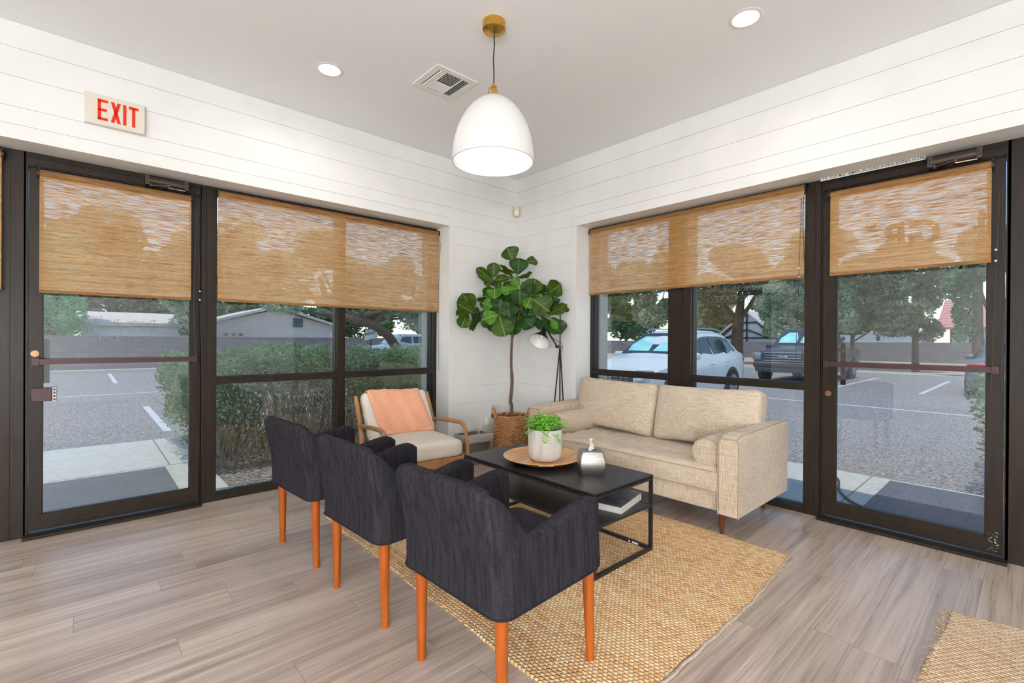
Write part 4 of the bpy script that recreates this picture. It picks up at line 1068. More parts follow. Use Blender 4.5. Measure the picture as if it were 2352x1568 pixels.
# ------------------------------------------------------------------ floor lamp
lp = root('floor_lamp', 'black tripod floor lamp with a tilted cone shade between the plant and the sofa', 'floor lamp', (-.10, -.735, 0))
zj = 1.135
for (dx, dy) in ((-.10, .05), (.03, -.07), (.06, .05)):
    MB().tube([(0, 0, zj+.01), (dx, dy, 0)], .0065, 8).build('leg', M['black'], lp)
MB().cyl((0, 0, zj-.03), (0, 0, 1.515), .0065, 10).build('pole', M['black'], lp)
cax = Vector((cr.x, cr.y, 0)).normalized()       # the arm swings parallel to the wall opposite the doors
ax_ = Vector((-.35, .94, 0)).normalized()
k = MB(); k.cyl(tuple(Vector((0, 0, zj))-ax_*(-.012)), tuple(Vector((0, 0, zj))+ax_*.045), .013, 14); k.cyl((-.02, -.02, zj), (.02, .01, zj), .010, 12); k.build('joint', M['black'], lp)
S0 = Vector((0, 0, zj))+ax_*.03; S1 = S0+ax_*.110+Vector((0, 0, .165))
MB().cyl(tuple(S0), tuple(S1), .008, 10).build('swing_arm', M['black'], lp)
dsh = (Vector((-.64, -.20, -.74))).normalized()
neck = S1+ax_*.02+Vector((0, 0, .01))
sh = MB(); d = dsh; p0 = neck; p1 = neck+d*.055; p2 = p1+d*.115
sh.cone(tuple(p0), tuple(p1), .022, .024, 24, True)
sh.cone(tuple(p1), tuple(p2), .026, .105, 40, False)
so_ = sh.build('lamp_shade', M['black'], lp)
si = MB(); si.cone(tuple(p1+d*.004), tuple(p2), .022, .1035, 40, False); si.build('shade_lining', M['plastic_white'], lp)
MB().ball(tuple(p1+d*.05), .027, 10).build('bulb', M['plastic_white'], lp)
MB().ball((.035, -.055, 1.49), .022, 10).build('ball_weight', M['maroon'], lp)
MB().cyl((0, 0, 1.49), (.035, -.055, 1.49), .005, 8).build('weight_rod', M['black'], lp)
MB().tube(catmull([tuple(S1+Vector((0, 0, .0))), tuple(S1-ax_*.03+Vector((0, 0, -.05))), tuple(S0+Vector((0, 0, .055))), (-.01, -.03, zj+.03), (0, -.028, zj-.03), (0, 0, zj-.06)], 6), .0025, 6).build('cord', M['cord_dark'], lp)

# ------------------------------------------------------------------ fiddle leaf fig in a wicker basket
PC = Vector((-.335, -.300, 0))
bk = root('wicker_basket', 'tall woven wicker basket holding the fig tree in the corner', 'basket', tuple(PC))
R_b = .163; hb = .455; nr = 26; ns = 14
b = MB()
for k in range(nr):
    z = .010+(hb-.02)*k/(nr-1); rb = R_b*(1+.05*math.sin(PI*k/(nr-1))-.03*k/nr); pts = []
    for i in range(ns*6):
        a = 2*PI*i/(ns*6); rr = rb+.0065*math.cos(ns*a+PI*(k % 2)); pts.append((rr*math.cos(a), rr*math.sin(a), z+.0015*math.sin(3*a+k)))
    b.tube(pts, .0098, 6, closed=True, squash=.8)
b.build('basket_weave', M['wicker'], bk)
MB().lathe([(.0001, .004), (R_b*.95, .004), (R_b*.95, hb-.02)], (0, 0, 0), 28).build('basket_lining', M['bark'], bk)
MB().lathe([(.0001, hb-.055), (R_b*.94, hb-.06)], (0, 0, 0), 28).build('moss_top', M['soil'], bk)
hv = Vector((-cr.x, -cr.y, 0)).normalized()
for sg in (1, -1):
    c = hv*sg*R_b; tt = Vector((-hv.y, hv.x, 0))
    pts = catmull([c+tt*.055+Vector((0, 0, hb-.03)), c*1.06+tt*.045+Vector((0, 0, hb+.03)), c*1.12+Vector((0, 0, hb+.055)), c*1.06-tt*.045+Vector((0, 0, hb+.03)), c-tt*.055+Vector((0, 0, hb-.03))], 5)
    MB().tube(pts, .012, 8).build('handle', M['wicker'], bk)
fg = root('fiddle_leaf_fig', 'tall fiddle leaf fig tree with broad dark green leaves in the corner', 'plant', (PC.x, PC.y, hb-.06))
UR = Vector((cr.x, cr.y, 0)).normalized(); UD = Vector((-fw.x, -fw.y, 0)).normalized()    # across and towards the seating
Z0 = hb-.06
def PP(X, Y, w_=0):
    u = (X-928)/1495; w_ = max(w_, (abs(u)*.74-.235)/.70); f = (4.75-w_)/4.75      # clear of both walls
    return UR*(u*f)+UD*w_+Vector((0, 0, 1.195+(2.207-Y/1495-1.195)*f-Z0))
MB().tube(catmull([(0, 0, -.10), tuple(PP(930, 2500)), tuple(PP(912, 2440, .01)), tuple(PP(935, 2150)), tuple(PP(920, 1850)), tuple(PP(935, 1450)), tuple(PP(985, 1100, .01)), tuple(PP(960, 850)), tuple(PP(1010, 740)), tuple(PP(992, 520))], 5), [.017]*18+[.013]*10+[.010]*9+[.006]*9, 10).build('trunk', M['bark'], fg)
brs = [[(935, 1500, 0), (985, 1350, .03), (1010, 1200, .05), (1060, 1050, .08), (1180, 880, .10), (1260, 830, .10)], [(985, 1120, 0), (900, 1090, .04), (720, 1090, .12)], [(720, 1090, .12), (560, 1100, .06), (470, 1090, .02), (340, 1105, .0)],
       [(960, 860, 0), (880, 830, -.02), (700, 740, -.04), (650, 600, -.03)], [(1180, 1000, .09), (1330, 1120, .10), (1500, 1160, .10)], [(1260, 830, .10), (1400, 860, .06), (1465, 800, .03)], [(985, 1120, 0), (1040, 1140, .03), (1280, 1150, .05)]]
for q in brs: MB().tube(catmull([tuple(PP(*p)) for p in q], 4), .006, 7).build('branch', M['bark'], fg)
LV = [ # base x,y, tip x,y, width, depth base, depth tip, face turn, material
 (945,335,850,125,215,0,.04,.2,1),(1015,535,1030,285,215,.05,.07,0,0),(1110,345,1300,325,125,.02,-.05,.4,1),(990,500,745,395,150,0,-.04,1.35,1),(945,585,730,455,150,0,-.05,1.1,1),
 (1000,565,1225,500,150,.02,.0,1.3,1),(650,590,652,352,155,-.03,0,0,1),(650,615,390,440,120,-.03,-.06,.5,1),(645,650,412,520,130,-.02,-.02,.6,1),(935,590,672,612,140,.02,.06,.7,1),
 (1020,740,945,575,110,.04,.05,.1,2),(1005,742,748,795,120,.05,.12,.5,2),(700,745,478,785,110,-.04,-.05,.8,1),(1010,735,820,672,120,.02,.04,.6,1),(745,760,700,655,90,0,.0,0,1),(640,600,520,700,120,-.03,-.04,.4,1),
 (668,905,664,728,172,.06,.09,0,2),(1045,740,1165,680,110,.02,.03,.4,1),(1200,855,1275,598,205,.08,.06,0,1),(1195,850,1215,660,120,.11,.10,.5,0),(1270,840,1445,695,150,.06,.0,.5,0),(1460,815,1660,670,205,.03,.0,0,1),
 (1050,1025,1040,745,200,.09,.10,0,0),(1205,880,1130,1035,135,.13,.17,.1,2),(1215,880,1490,1080,260,.12,.17,.1,1),(1230,990,1295,1145,160,.08,.10,.2,0),(1440,870,1540,1000,140,.06,.04,.2,0),(1530,870,1600,975,115,.03,.0,.2,0),
 (1465,1128,1748,980,130,.10,.10,.5,1),(1480,1010,1640,1010,130,.06,.05,.2,0),(1500,1170,1600,1355,85,.13,.17,.3,2),(1530,1180,1665,1415,205,.10,.10,.1,0),(1330,1120,1540,1405,135,.10,.10,.7,0),(1280,1150,1402,1360,120,.05,.02,.6,0),
 (1045,1150,1245,1315,190,.03,.05,.1,0),(1000,1090,1150,1150,140,.03,.05,.2,0),(735,1140,830,1458,245,.13,.17,0,1),(722,1130,495,1205,165,.14,.18,.1,2),(990,1110,925,1440,190,.03,.05,.2,0),(735,1100,765,890,215,.10,.12,0,0),
 (850,910,890,1185,215,.09,.13,.1,0),(662,1010,485,965,140,.08,.10,.1,2),(690,1075,450,940,120,.06,.02,.4,1),(610,885,400,908,110,.0,-.05,1.15,1),(535,925,580,800,90,-.02,-.05,.3,1),(350,1110,190,815,215,.0,.03,.1,1),
 (340,1105,108,970,150,.02,.05,.3,1),(365,1065,280,880,110,.0,-.03,.3,1),(300,1110,95,1135,120,.02,.05,.5,1),(255,1115,170,1335,155,.01,.04,.1,1),(360,1130,300,1365,110,0,0,1.25,1),(350,1240,400,1020,100,0,0,.5,0),
 (460,1120,332,1372,120,.01,.0,1.0,0),(480,1085,370,1235,110,.02,.0,.6,0),(720,1085,470,1095,100,.08,.04,.5,0),(705,1200,595,1380,180,.10,.12,.2,0),(560,1240,478,1300,90,.06,.04,.2,1),(870,970,905,870,140,.03,.02,.2,0),
 (1100,840,1190,750,120,.03,.0,.2,0),(830,850,700,875,90,.03,.02,.7,0),(960,835,870,795,90,.02,.0,.5,1),(1130,1060,1055,1110,150,.06,.08,.1,0),(1342,875,1355,818,55,.10,.10,0,2),(1400,830,1330,780,90,.03,.0,.2,1),
 (1450,900,1500,820,110,.05,.03,.2,0),(620,700,700,640,90,-.03,-.05,.3,0),(760,1000,600,1130,150,.04,.03,.3,0),(900,1060,800,1280,180,.05,.06,.2,0),(1180,1100,1330,1000,180,.06,.05,.2,0),(950,760,860,900,130,.02,.03,.3,0)]
def leaf(bx, by, tx, ty, W_, db, dt, turn, mi, seed):
    rl = random.Random(seed); A = PP(bx, by, db); B = PP(tx, ty, dt); L = (B-A).length; d = (B-A)/L
    nrm = (UD-d*UD.dot(d)).normalized(); side = d.cross(nrm).normalized()
    q = Matrix.Rotation(turn*(1 if rl.random() < .5 else -1), 3, d); side = q @ side; nrm = q @ nrm
    hw = W_*1.55/1495/2; turn *= .7; n, m_ = 12, 8; P = []; uv = []
    for i in range(n+1):
        t_ = i/n; wd_ = hw*(.10+1.0*math.sin(min(1, max(0, t_*.98))**.9*PI*.86)**.75 if 0 else hw*0)
        prof_ = (math.sin(PI*min(1, t_)**1.35)**.62)*(.62+.42*t_) if t_ < 1 else .0
        wd_ = hw*max(.03, prof_)
        if t_ > .93: wd_ = hw*max(.05, prof_)
        row = []
        for j in range(m_+1):
            u = -1+2*j/m_
            z_ = .10*hw*2*abs(u)+.07*hw*math.sin(t_*15+u*2+seed)*abs(u)-.18*L*(t_-.35)**2
            p = A+d*(L*t_+.0)+side*(u*wd_)+nrm*z_
            row.append(tuple(p)); uv.append((.5+.5*u*(wd_/hw), t_))
        P.append(row)
    b = MB(); b.grid(P); b.v = [tuple(v) for v in b.v]
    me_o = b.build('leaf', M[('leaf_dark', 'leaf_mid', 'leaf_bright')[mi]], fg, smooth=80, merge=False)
    me = me_o.data; ul = me.uv_layers.new(name='uv')
    for lp_ in me.loops: ul.data[lp_.index].uv = uv[lp_.vertex_index]
    return me_o
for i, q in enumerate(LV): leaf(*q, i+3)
rl = random.Random(11)
for i in range(30):      # inner leaves of the crown
    a = rl.uniform(0, 2*PI); bx = 930+rl.uniform(-330, 430); by = 960+rl.uniform(-190, 190); Lf = rl.uniform(170, 250)
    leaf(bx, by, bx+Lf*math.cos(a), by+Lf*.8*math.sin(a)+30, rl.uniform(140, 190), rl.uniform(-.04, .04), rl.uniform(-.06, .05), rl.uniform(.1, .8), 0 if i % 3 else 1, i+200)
# ------------------------------------------------------------------ ground
GZ = -.15; WZ = -.03
st('ground', MB().box(-90, -90, GZ-.1, 120, 120, GZ), M['asphalt'], 'asphalt car park', 'car park', smooth=0)
st('sidewalk_left', MB().box(-14, .327, GZ-.02, -2.62, 3.32, WZ), M['sidewalk'], 'pale concrete walk outside the left door', 'sidewalk', smooth=0)
st('sidewalk_right', MB().box(.501, -14, GZ-.02, 1.84, 3.32, WZ).box(.327, -14, GZ-.02, .501, SR-.0, WZ), M['sidewalk'], 'pale concrete walk outside the right door', 'sidewalk', smooth=0, merge=False)
jn = MB()
for y in (1.78,): jn.box(-14, y, WZ, -2.62, y+.012, WZ+.001)
for x in (-2.9, -4.6): jn.box(x, 1.8, WZ, x+.012, 3.32, WZ+.001)
for y in (-2.83, -4.6, -1.2): jn.box(.5, y, WZ, 1.84, y+.012, WZ+.001)
st('trim_1', jn, M['joint'], 'joints of the concrete walks', 'joint', smooth=0, merge=False)
st('planting_bed', MB().box(-2.62, .327, GZ-.02, .501, 3.45, WZ-.01), M['mulch'], 'mulched planting bed outside the left window', 'planting bed', smooth=0)
st('gravel_verge', MB().box(20.2, -30, GZ-.02, 35.2, 40, GZ+.10).box(-40, 19.9, GZ-.02, 12, 22, GZ+.06), M['gravel'], 'gravel strip in front of the block walls', 'gravel', smooth=0, merge=False)
st('curb', MB().box(20.0, -30, GZ-.02, 20.2, 40, GZ+.12).box(-40, 19.7, GZ-.02, 12, 19.9, GZ+.12), M['sidewalk'], 'pale concrete kerb around the car park', 'kerb', smooth=0, merge=False)
def line(x0, y0, x1, y1, lb):
    o = MB().box(x0, y0, GZ, x1, y1, GZ+.002).build('parking_line', M['line_paint'], smooth=0); tag(o, lb, 'road marking', 'painted parking lines')
line(8.55, -12, 8.66, .6, 'long white painted line seen across the lower part of the right glass door')
line(12.7, -1.86, 18.8, -1.76, 'short white stall line in front of the grey sedan')
line(12.7, .12, 18.8, .22, 'white stall line beside the dark pickup truck')
line(-9, 10.84, -1.95, 10.94, 'white painted line seen across the left glass door')
line(-2.66, 4.6, -2.56, 7.9, 'white painted line beside the hedge seen in the left glass door')
line(-2.86, 14.4, -2.76, 19.4, 'short white stall line near the block wall seen in the left glass door')
o = MB().box(-4.25, .42, WZ, -2.94, 1.70, WZ+.010).build('door_mat', M['mat_grey'], smooth=0, bevel=.003); tag(o, 'flat grey door mat on the walk outside the left glass door', 'door mat')
o = MB().box(.52, -4.25, WZ, 1.76, -2.965, WZ+.010).build('door_mat', M['mat_blue'], smooth=0, bevel=.003); tag(o, 'dark ribbed door mat on the walk outside the right glass door', 'door mat')
o = MB().tube(catmull([(.72, -2.99, WZ+.012), (.86, -2.86, WZ+.012), (1.10, -2.74, WZ+.012), (1.42, -2.66, WZ+.012), (1.60, -2.55, WZ+.012)], 6), .010, 6).build('cable', M['cord_dark']); tag(o, 'black cable curving over the walk outside the right glass door', 'cable')

# block walls and houses
o = MB().box(-40, 21.6, GZ, 12, 21.8, 1.20).box(-40, 21.57, 1.20, 12, 21.83, 1.27); q = o.build('block_wall', M['block'], smooth=0, merge=False); tag(q, 'long grey block wall behind the car park seen through the left door and window', 'wall')
b = MB().box(35.2, -30, GZ, 35.4, 40, 1.20)
q = b.build('block_wall', M['block'], smooth=0, merge=False); tag(q, 'long grey block wall with low caps behind the vehicles seen through the right windows', 'wall')
def house(name, label, x0, x1, y0, y1, zw, ridge, axis, wm, rm, over=.5, extra=None):
    r = root(name, label, 'house', ((x0+x1)/2, (y0+y1)/2, GZ)); ox_, oy_ = (x0+x1)/2, (y0+y1)/2; hx_, hy_ = (x1-x0)/2, (y1-y0)/2; zw -= GZ; ridge -= GZ
    b = MB().box(-hx_, -hy_, 0, hx_, hy_, zw)
    if axis == 'y': b.prism([(-hx_, -hy_, zw), (hx_, -hy_, zw), (0, -hy_, ridge-.1)], (0, 2*hy_, 0))
    else: b.prism([(-hx_, -hy_, zw), (-hx_, hy_, zw), (-hx_, 0, ridge-.1)], (2*hx_, 0, 0))
    b.build('walls', wm, r, smooth=0, merge=False)
    for sg in (-1, 1):
        if axis == 'y': A = [(0, -hy_-over, ridge), (sg*(hx_+over), -hy_-over, zw-(ridge-zw)*over/hx_), (sg*(hx_+over), -hy_-over, zw-(ridge-zw)*over/hx_+.15), (0, -hy_-over, ridge+.15)]; e = (0, 2*hy_+2*over, 0)
        else: A = [(-hx_-over, 0, ridge), (-hx_-over, sg*(hy_+over), zw-(ridge-zw)*over/hy_), (-hx_-over, sg*(hy_+over), zw-(ridge-zw)*over/hy_+.15), (-hx_-over, 0, ridge+.15)]; e = (2*hx_+2*over, 0, 0)
        MB().prism(A, e).build('roof', rm, r, smooth=0)
    return r
h1 = house('house', 'beige house with a low gable roof behind the block wall, through the left window', 1.3, 8.1, 25.5, 34, 1.95, 2.95, 'y', M['stucco'], M['shingle'], .35)
MB().box(.9-4.4+4.4, -4.32, 2.05, 1.45, -4.25, 2.55).build('gable_vent', M['mat_grey'], h1, smooth=0)
for i in range(3): MB().box(-2.6+i*.35, -4.30, 1.5, -2.42+i*.35, -4.25, 1.62).build('small_window', M['car_glass'], h1, smooth=0)
h0 = house('house', 'pale house with a wide gable and stacked boards, through the left door', -3.6, .6, 23.5, 32, 1.75, 2.35, 'x', M['stucco_w'], M['shingle'], .2)
bb = MB()
for i in range(9): bb.box(1.35+random.uniform(-.05, .05), -4.35, 1.50+i*.09, 2.0+random.uniform(-.05, .05), -4.25, 1.565+i*.09)
bb.build('stacked_boards', M['timber'], h0, smooth=0, merge=False)
hw = house('house', 'low white house behind the block wall, through the right door', 39, 45, 1.4, 9.0, 1.9, 2.3, 'y', M['stucco_w'], M['stucco_w'], .1)
for i in range(4): MB().box(-3.03, -3.6+i*2.1, 1.45, -2.99, -3.4+i*2.1, 1.75).build('small_window', M['car_glass'], hw, smooth=0)
hr = house('house', 'house with a pink tiled roof behind the wall, beyond the palms', 38.5, 46, -12, -.15, 2.35, 4.05, 'y', M['stucco_w'], M['red_tile'], .7)
MB().box(-3.80, 4.4, 1.25, -3.74, 5.1, 1.6).build('window', M['car_glass'], hr, smooth=0)
ht = house('house', 'white half-timbered house gable behind the block wall, above the white car', 37.2, 43, 9.8, 14.6, 1.5, 3.6, 'x', M['stucco_w'], M['shingle'], .3)
for i, (y0, z0, y1, z1) in enumerate([(-2.6, 1.65, 2.6, 1.65), (-2.6, 1.05, 2.6, 1.05), (-1.2, 2.9, 1.2, 2.9), (0, 1.65, 0, 3.7), (-2.2, 1.65, -.9, 2.8), (2.2, 1.65, .9, 2.8), (-.1, 2.3, -1.7, 1.65), (.1, 2.3, 1.7, 1.65), (-2.4, 0, -2.4, 1.65), (2.4, 0, 2.4, 1.65), (0, .4, 0, 1.65)]):
    d = Vector((0, y1-y0, z1-z0)); MB().obox((-2.98, (y0+y1)/2, (z0+z1)/2), d/2, (.04, 0, 0), d.cross(Vector((1, 0, 0))).normalized()*.06).build('timber_beam', M['timber'], ht, smooth=0)

# ------------------------------------------------------------------ foliage
def leafquads(P, size, rng, droop=0, asp=.45):
    """flat leaf diamonds at the points P (n,3)"""
    n = len(P); a = rng.normal(size=(n, 3)); a[:, 2] = a[:, 2]*.6-droop; a /= np.linalg.norm(a, axis=1, keepdims=True)
    r = rng.normal(size=(n, 3)); b = np.cross(a, r); b /= np.linalg.norm(b, axis=1, keepdims=True)
    s = size*rng.uniform(.6, 1.3, (n, 1)); a = a*s; b = b*s*asp
    return np.stack([P-a, P+b-a*.1, P+a, P-b-a*.1], axis=1)
def blob_points(n, c, r, rng, hollow=.55, lumps=7):
    """points in a lumpy ellipsoid: several sub-balls on its surface"""
    out = []
    cs = rng.normal(size=(lumps, 3)); cs /= np.linalg.norm(cs, axis=1, keepdims=True); cs *= rng.uniform(.3, .72, (lumps, 1)); rr = rng.uniform(.34, .55, lumps)
    k = rng.integers(0, lumps, n); d = rng.normal(size=(n, 3)); d /= np.linalg.norm(d, axis=1, keepdims=True)
    q = cs[k]+d*(rr[k]*rng.uniform(hollow, 1, n)**.5)[:, None]
    return q*np.array(r)+np.array(c)
def tree(name, label, base, trunk, crowns, n, size, mat, seed, droop=0, tr=.15, group='trees beyond the car park'):
    rng = np.random.default_rng(seed); r = root(name, label, 'tree', base, 0, group); B = np.array(base)
    if trunk:
        pts = [Vector(p)-Vector(base) for p in trunk]; c = catmull(pts, 5); MB().tube(c, [tr*(1-.6*i/len(c)) for i in range(len(c))], 8).build('trunk', M['bark'], r)
        for (cx_, cy_, cz_, rx, ry, rz) in crowns:
            e = Vector((cx_, cy_, cz_))-Vector(base); s_ = c[int(len(c)*.6)]; md = s_.lerp(e, .5)+Vector((0, 0, -.15*rz))
            MB().tube(catmull([s_, md, e], 4), [tr*.4, tr*.35, tr*.32, tr*.28, tr*.24, tr*.2, tr*.15, tr*.12, tr*.08], 6).build('limb', M['bark'], r)
    n = int(n*1.5); size *= 1.35; P = []
    vol = sum(q[3]*q[4]*q[5] for q in crowns)
    for q in crowns: P.append(blob_points(int(n*q[3]*q[4]*q[5]/vol)+30, (q[0]-base[0], q[1]-base[1], q[2]-base[2]), q[3:], rng))
    P = np.concatenate(P)
    MB().quads(leafquads(P, size, rng, droop)).build('foliage', mat, r)
    return r
def tree_dir(name, label, px, D, zc, R, n, size, mat, seed, trunk=True, droop=0, tr=.15, spread=1.0, base_z=None):
    pass
# left side, from left to right
tree('leafy_tree', 'bright green leafy tree behind the wall at the far left of the left door', (-4.5, 23.2, GZ), [(-4.5, 23.2, GZ), (-4.5, 23.2, 2)], [(-4.6, 23, 2.6, 1.3, 1.3, 1.5), (-5.6, 23.4, 3.4, 1.6, 1.5, 2.0), (-4.2, 23.3, 4.4, 1.6, 1.6, 1.6), (-4.1, 23.0, 1.7, .9, .7, .7)], 9000, .085, M['tree_bright'], 1)
tree('leafy_tree', 'deep green tree above the pale house, through the left door', (-2.4, 34, GZ), [(-2.4, 34, GZ), (-2.4, 34, 3)], [(-4, 34, 4.2, 3.0, 2, 2.2), (-.8, 34.5, 4.6, 3, 2, 2.4), (-2.3, 34, 7.0, 3.2, 2, 2.0)], 12000, .13, M['tree_olive'], 2)
tree('leafy_tree', 'pale grey-green tree behind the right part of the left door', (.3, 22.6, GZ), [(.3, 22.6, GZ), (.2, 22.6, 2.4)], [(-.1, 22.6, 3.3, 1.1, 1.2, 1.2), (.9, 22.4, 4.2, 1.5, 1.4, 1.5), (.2, 22.6, 5.2, 1.5, 1.3, 1.3), (-.3, 22.2, 1.9, .45, .4, .5)], 8000, .085, M['tree_grey'], 3, .5)
tree('leafy_tree', 'green tree behind the beige house roof, left half of the left window', (5, 36.5, GZ), [(5, 36.5, GZ), (5, 36.5, 3)], [(2.5, 36.5, 4.6, 3.0, 2, 2.2), (7, 36.8, 4.9, 3.4, 2, 2.3), (4.5, 36.5, 7.2, 3.2, 2, 2.0)], 12000, .14, M['tree_green'], 4)
mt = tree('mesquite_tree', 'feathery tree with a bent dark trunk arching over the left window view', (4.1, 9.9, GZ), [(4.1, 9.9, GZ), (3.9, 9.75, .7), (3.4, 9.45, 1.28), (2.75, 9.2, 1.62), (2.2, 9.1, 1.72), (1.75, 9.1, 1.86), (1.45, 9.2, 2.25), (1.25, 9.3, 2.9)],
   [(3.2, 9.6, 2.7, 1.0, 1.0, .8), (4.0, 9.8, 2.3, .9, .8, .55), (2.4, 9.6, 3.0, 1.0, .9, .8), (4.3, 10.0, 3.4, 1.2, 1.1, .9), (.4, 9.8, 3.1, 1.1, .9, .7), (-.6, 9.9, 3.6, 1.0, .9, .7), (1.3, 10.2, 3.8, 1.2, 1.0, .8), (1.0, 10.2, 2.55, .7, .6, .35), (.2, 9.8, 2.15, .9, .8, .34), (1.9, 9.7, 2.05, .7, .6, .36), (3.3, 9.9, 1.95, .5, .5, .35), (4.8, 10.2, 2.0, .8, .7, .5), (5.6, 11.2, 2.3, 1.0, .9, .7)], 30000, .035, M['tree_grey'], 5, .9, .17, 'trees near the hedge')
MB().tube(catmull([Vector(p)-Vector((4.1, 9.9, GZ)) for p in ((2.75, 9.2, 1.62), (3.0, 9.2, 1.9), (3.5, 9.3, 2.3), (4.0, 9.5, 2.9))], 4), .06, 7).build('limb', M['bark'], mt)
# right side
tree('leafy_tree', 'dark green bushy tree at the left end of the window behind the sofa', (13.2, 9.3, GZ), [(13.2, 9.3, GZ), (13.2, 9.3, 1.6)], [(13.3, 9.5, 2.2, 1.2, 1.1, 1.4), (13.4, 8.9, 3.2, 1.1, 1.0, 1.2), (13.2, 9.6, 4.3, 1.5, 1.3, 1.3)], 11000, .06, M['tree_deep'], 6)
tree('leafy_tree', 'grey-green tree left of the wide mullion of the window behind the sofa', (19.5, 10.4, GZ), [(19.5, 10.4, GZ), (19.5, 10.3, 1.8)], [(19.5, 10.2, 3.0, 1.6, 1.5, 1.4), (19.6, 11.4, 4.4, 2.0, 1.8, 1.7), (19.3, 9.2, 4.6, 1.8, 1.6, 1.6)], 11000, .085, M['tree_grey'], 7, .3)
tree('leafy_tree', 'olive tree with a thick trunk above the rear of the white car', (24.0, 7.6, GZ), [(24, 7.6, GZ), (24, 7.5, 2), (23.9, 7.3, 3.6)], [(23.8, 8.7, 2.6, 1.3, 1.2, 1.0), (23.6, 8.5, 4.2, 1.7, 1.5, 1.5), (23.9, 6.3, 4.3, 1.3, 1.2, 1.3), (23.9, 7.3, 5.8, 2.2, 1.6, 1.3)], 8000, .10, M['tree_olive'], 8, .2, .42)
tree('leafy_tree', 'large pale grey-green tree over the dark pickup truck', (23.0, 3.2, GZ), [(23, 3.2, GZ), (23, 3.3, 2.4)], [(22.6, 4.6, 2.8, 1.4, 1.3, 1.3), (22.6, 3.9, 4.2, 1.9, 1.7, 1.5), (22.8, 2.3, 3.5, 1.9, 1.5, 1.7), (23.3, .9, 4.5, 1.8, 1.6, 1.4), (22.9, 3.0, 5.8, 2.4, 1.8, 1.3), (22.5, 5.2, 1.75, .6, .5, .55)], 26000, .08, M['tree_grey'], 9, .3)
tree('leafy_tree', 'deep green tree low over the wall at the left of the right door', (30, 3.4, GZ), [(30, 3.4, GZ), (30, 3.4, 2)], [(30, 3.3, 3.0, 1.9, 1.8, 1.5), (30.2, 1.8, 2.9, 1.6, 1.6, 1.3), (30.1, 2.8, 4.3, 1.9, 1.8, 1.4)], 12000, .10, M['tree_deep'], 10)
tree('leafy_tree', 'fine dark branched tree in the middle of the right door', (22.8, -.4, GZ), [(22.8, -.4, GZ), (22.8, -.35, 2.4)], [(22.6, .8, 2.9, 1.2, 1.4, 1.1), (22.7, -.4, 2.5, .9, 1.1, 1.1), (22.7, .6, 4.5, 1.5, 1.7, 1.3), (22.7, -.8, 1.7, .75, .75, .55), (22.8, -.9, 3.9, .8, 1.0, .9), (22.4, .2, 1.9, .8, 1.1, .6)], 19000, .055, M['tree_olive'], 11, .5)
iv = tree('ivy_tree', 'bare trunk wrapped in ivy beside the grey sedan, through the right door', (20.6, -2.45, GZ), [(20.6, -2.45, GZ), (20.55, -2.4, 2.6), (20.5, -2.5, 6)], [(20.6, -2.05, 1.9, .36, .36, .9), (20.8, -2.95, 1.7, .4, .34, 1.2), (20.6, -1.9, 3.2, .65, .6, .9), (20.5, -2.7, 4.3, .9, .9, 1.3)], 9000, .06, M['tree_green'], 12, .2, .19)
for i, (x, y, z) in enumerate([(47, .55, 6.4), (50.5, .20, 7.6)]):
    lb = ('taller', 'shorter')[1-i]
    r = root('palm_tree', lb+' of the two thin palms standing above the pink tiled roof', 'palm tree', (x, y, GZ), 0, 'two thin palms')
    MB().tube([(.35 if i else 0, 0, 0), (.1, .05, z/2), (0, 0, z)], [.12, .10, .07], 8).build('trunk', M['bark'], r)
    for k in range(16):
        a = k*2.4; pts = [Vector((math.cos(a)*s_*1.1, math.sin(a)*s_*1.1, z+.5*math.sin(s_*2.4)*(1.2-(k % 4)*.45)-.55*s_*s_*(.6+(k % 3)*.5))) for s_ in (0, .3, .6, .9, 1.15)]
        b = MB()
        for j in range(4):
            d = pts[j+1]-pts[j]; sd_ = d.cross(Vector((0, 0, 1))).normalized()
            for sgn in (-1, 1): b.add([pts[j], pts[j+1], pts[j+1]+sd_*sgn*.16+Vector((0, 0, -.12)), pts[j]+sd_*sgn*.2+Vector((0, 0, -.12))], [(0, 1, 2, 3)])
        b.build('frond', M['palm'], r, smooth=0)

# rows of trees far beyond the walls
far = [(-14, 44, 6, 3.8, 'tree_green', 31), (-7, 46, 6, 4.2, 'tree_deep', 32), (1, 45, 6.5, 4.0, 'tree_grey', 33), (9, 46, 6, 4.2, 'tree_green', 34), (17, 44, 6, 4.2, 'tree_deep', 35), (25, 38, 6, 4.4, 'tree_olive', 36),
       (33, 34, 6, 4.2, 'tree_green', 37), (46, 30, 6.5, 4.5, 'tree_deep', 38), (50, 21, 6.5, 4.5, 'tree_grey', 39), (50, 13, 6.5, 4.4, 'tree_olive', 40), (50, 6.5, 6, 3.6, 'tree_green', 41), (52, -7.5, 6.5, 3.6, 'tree_deep', 42)]
fl = ['green crown far beyond the block wall, leftmost of the far left row', 'deep green crown far behind the pale house', 'pale crown far behind, between the pale and the beige house', 'green crown far behind the beige house roof', 'deep green crown far behind the mesquite trunk', 'olive crown far behind the silver car',
      'green crown far behind the room corner', 'deep green crown far behind the leftmost pane of the sofa window', 'grey-green crown far behind the roof of the white car', 'olive crown far behind the half-timbered gable', 'green crown far behind the pickup truck', 'deep green crown far behind the pink roof']
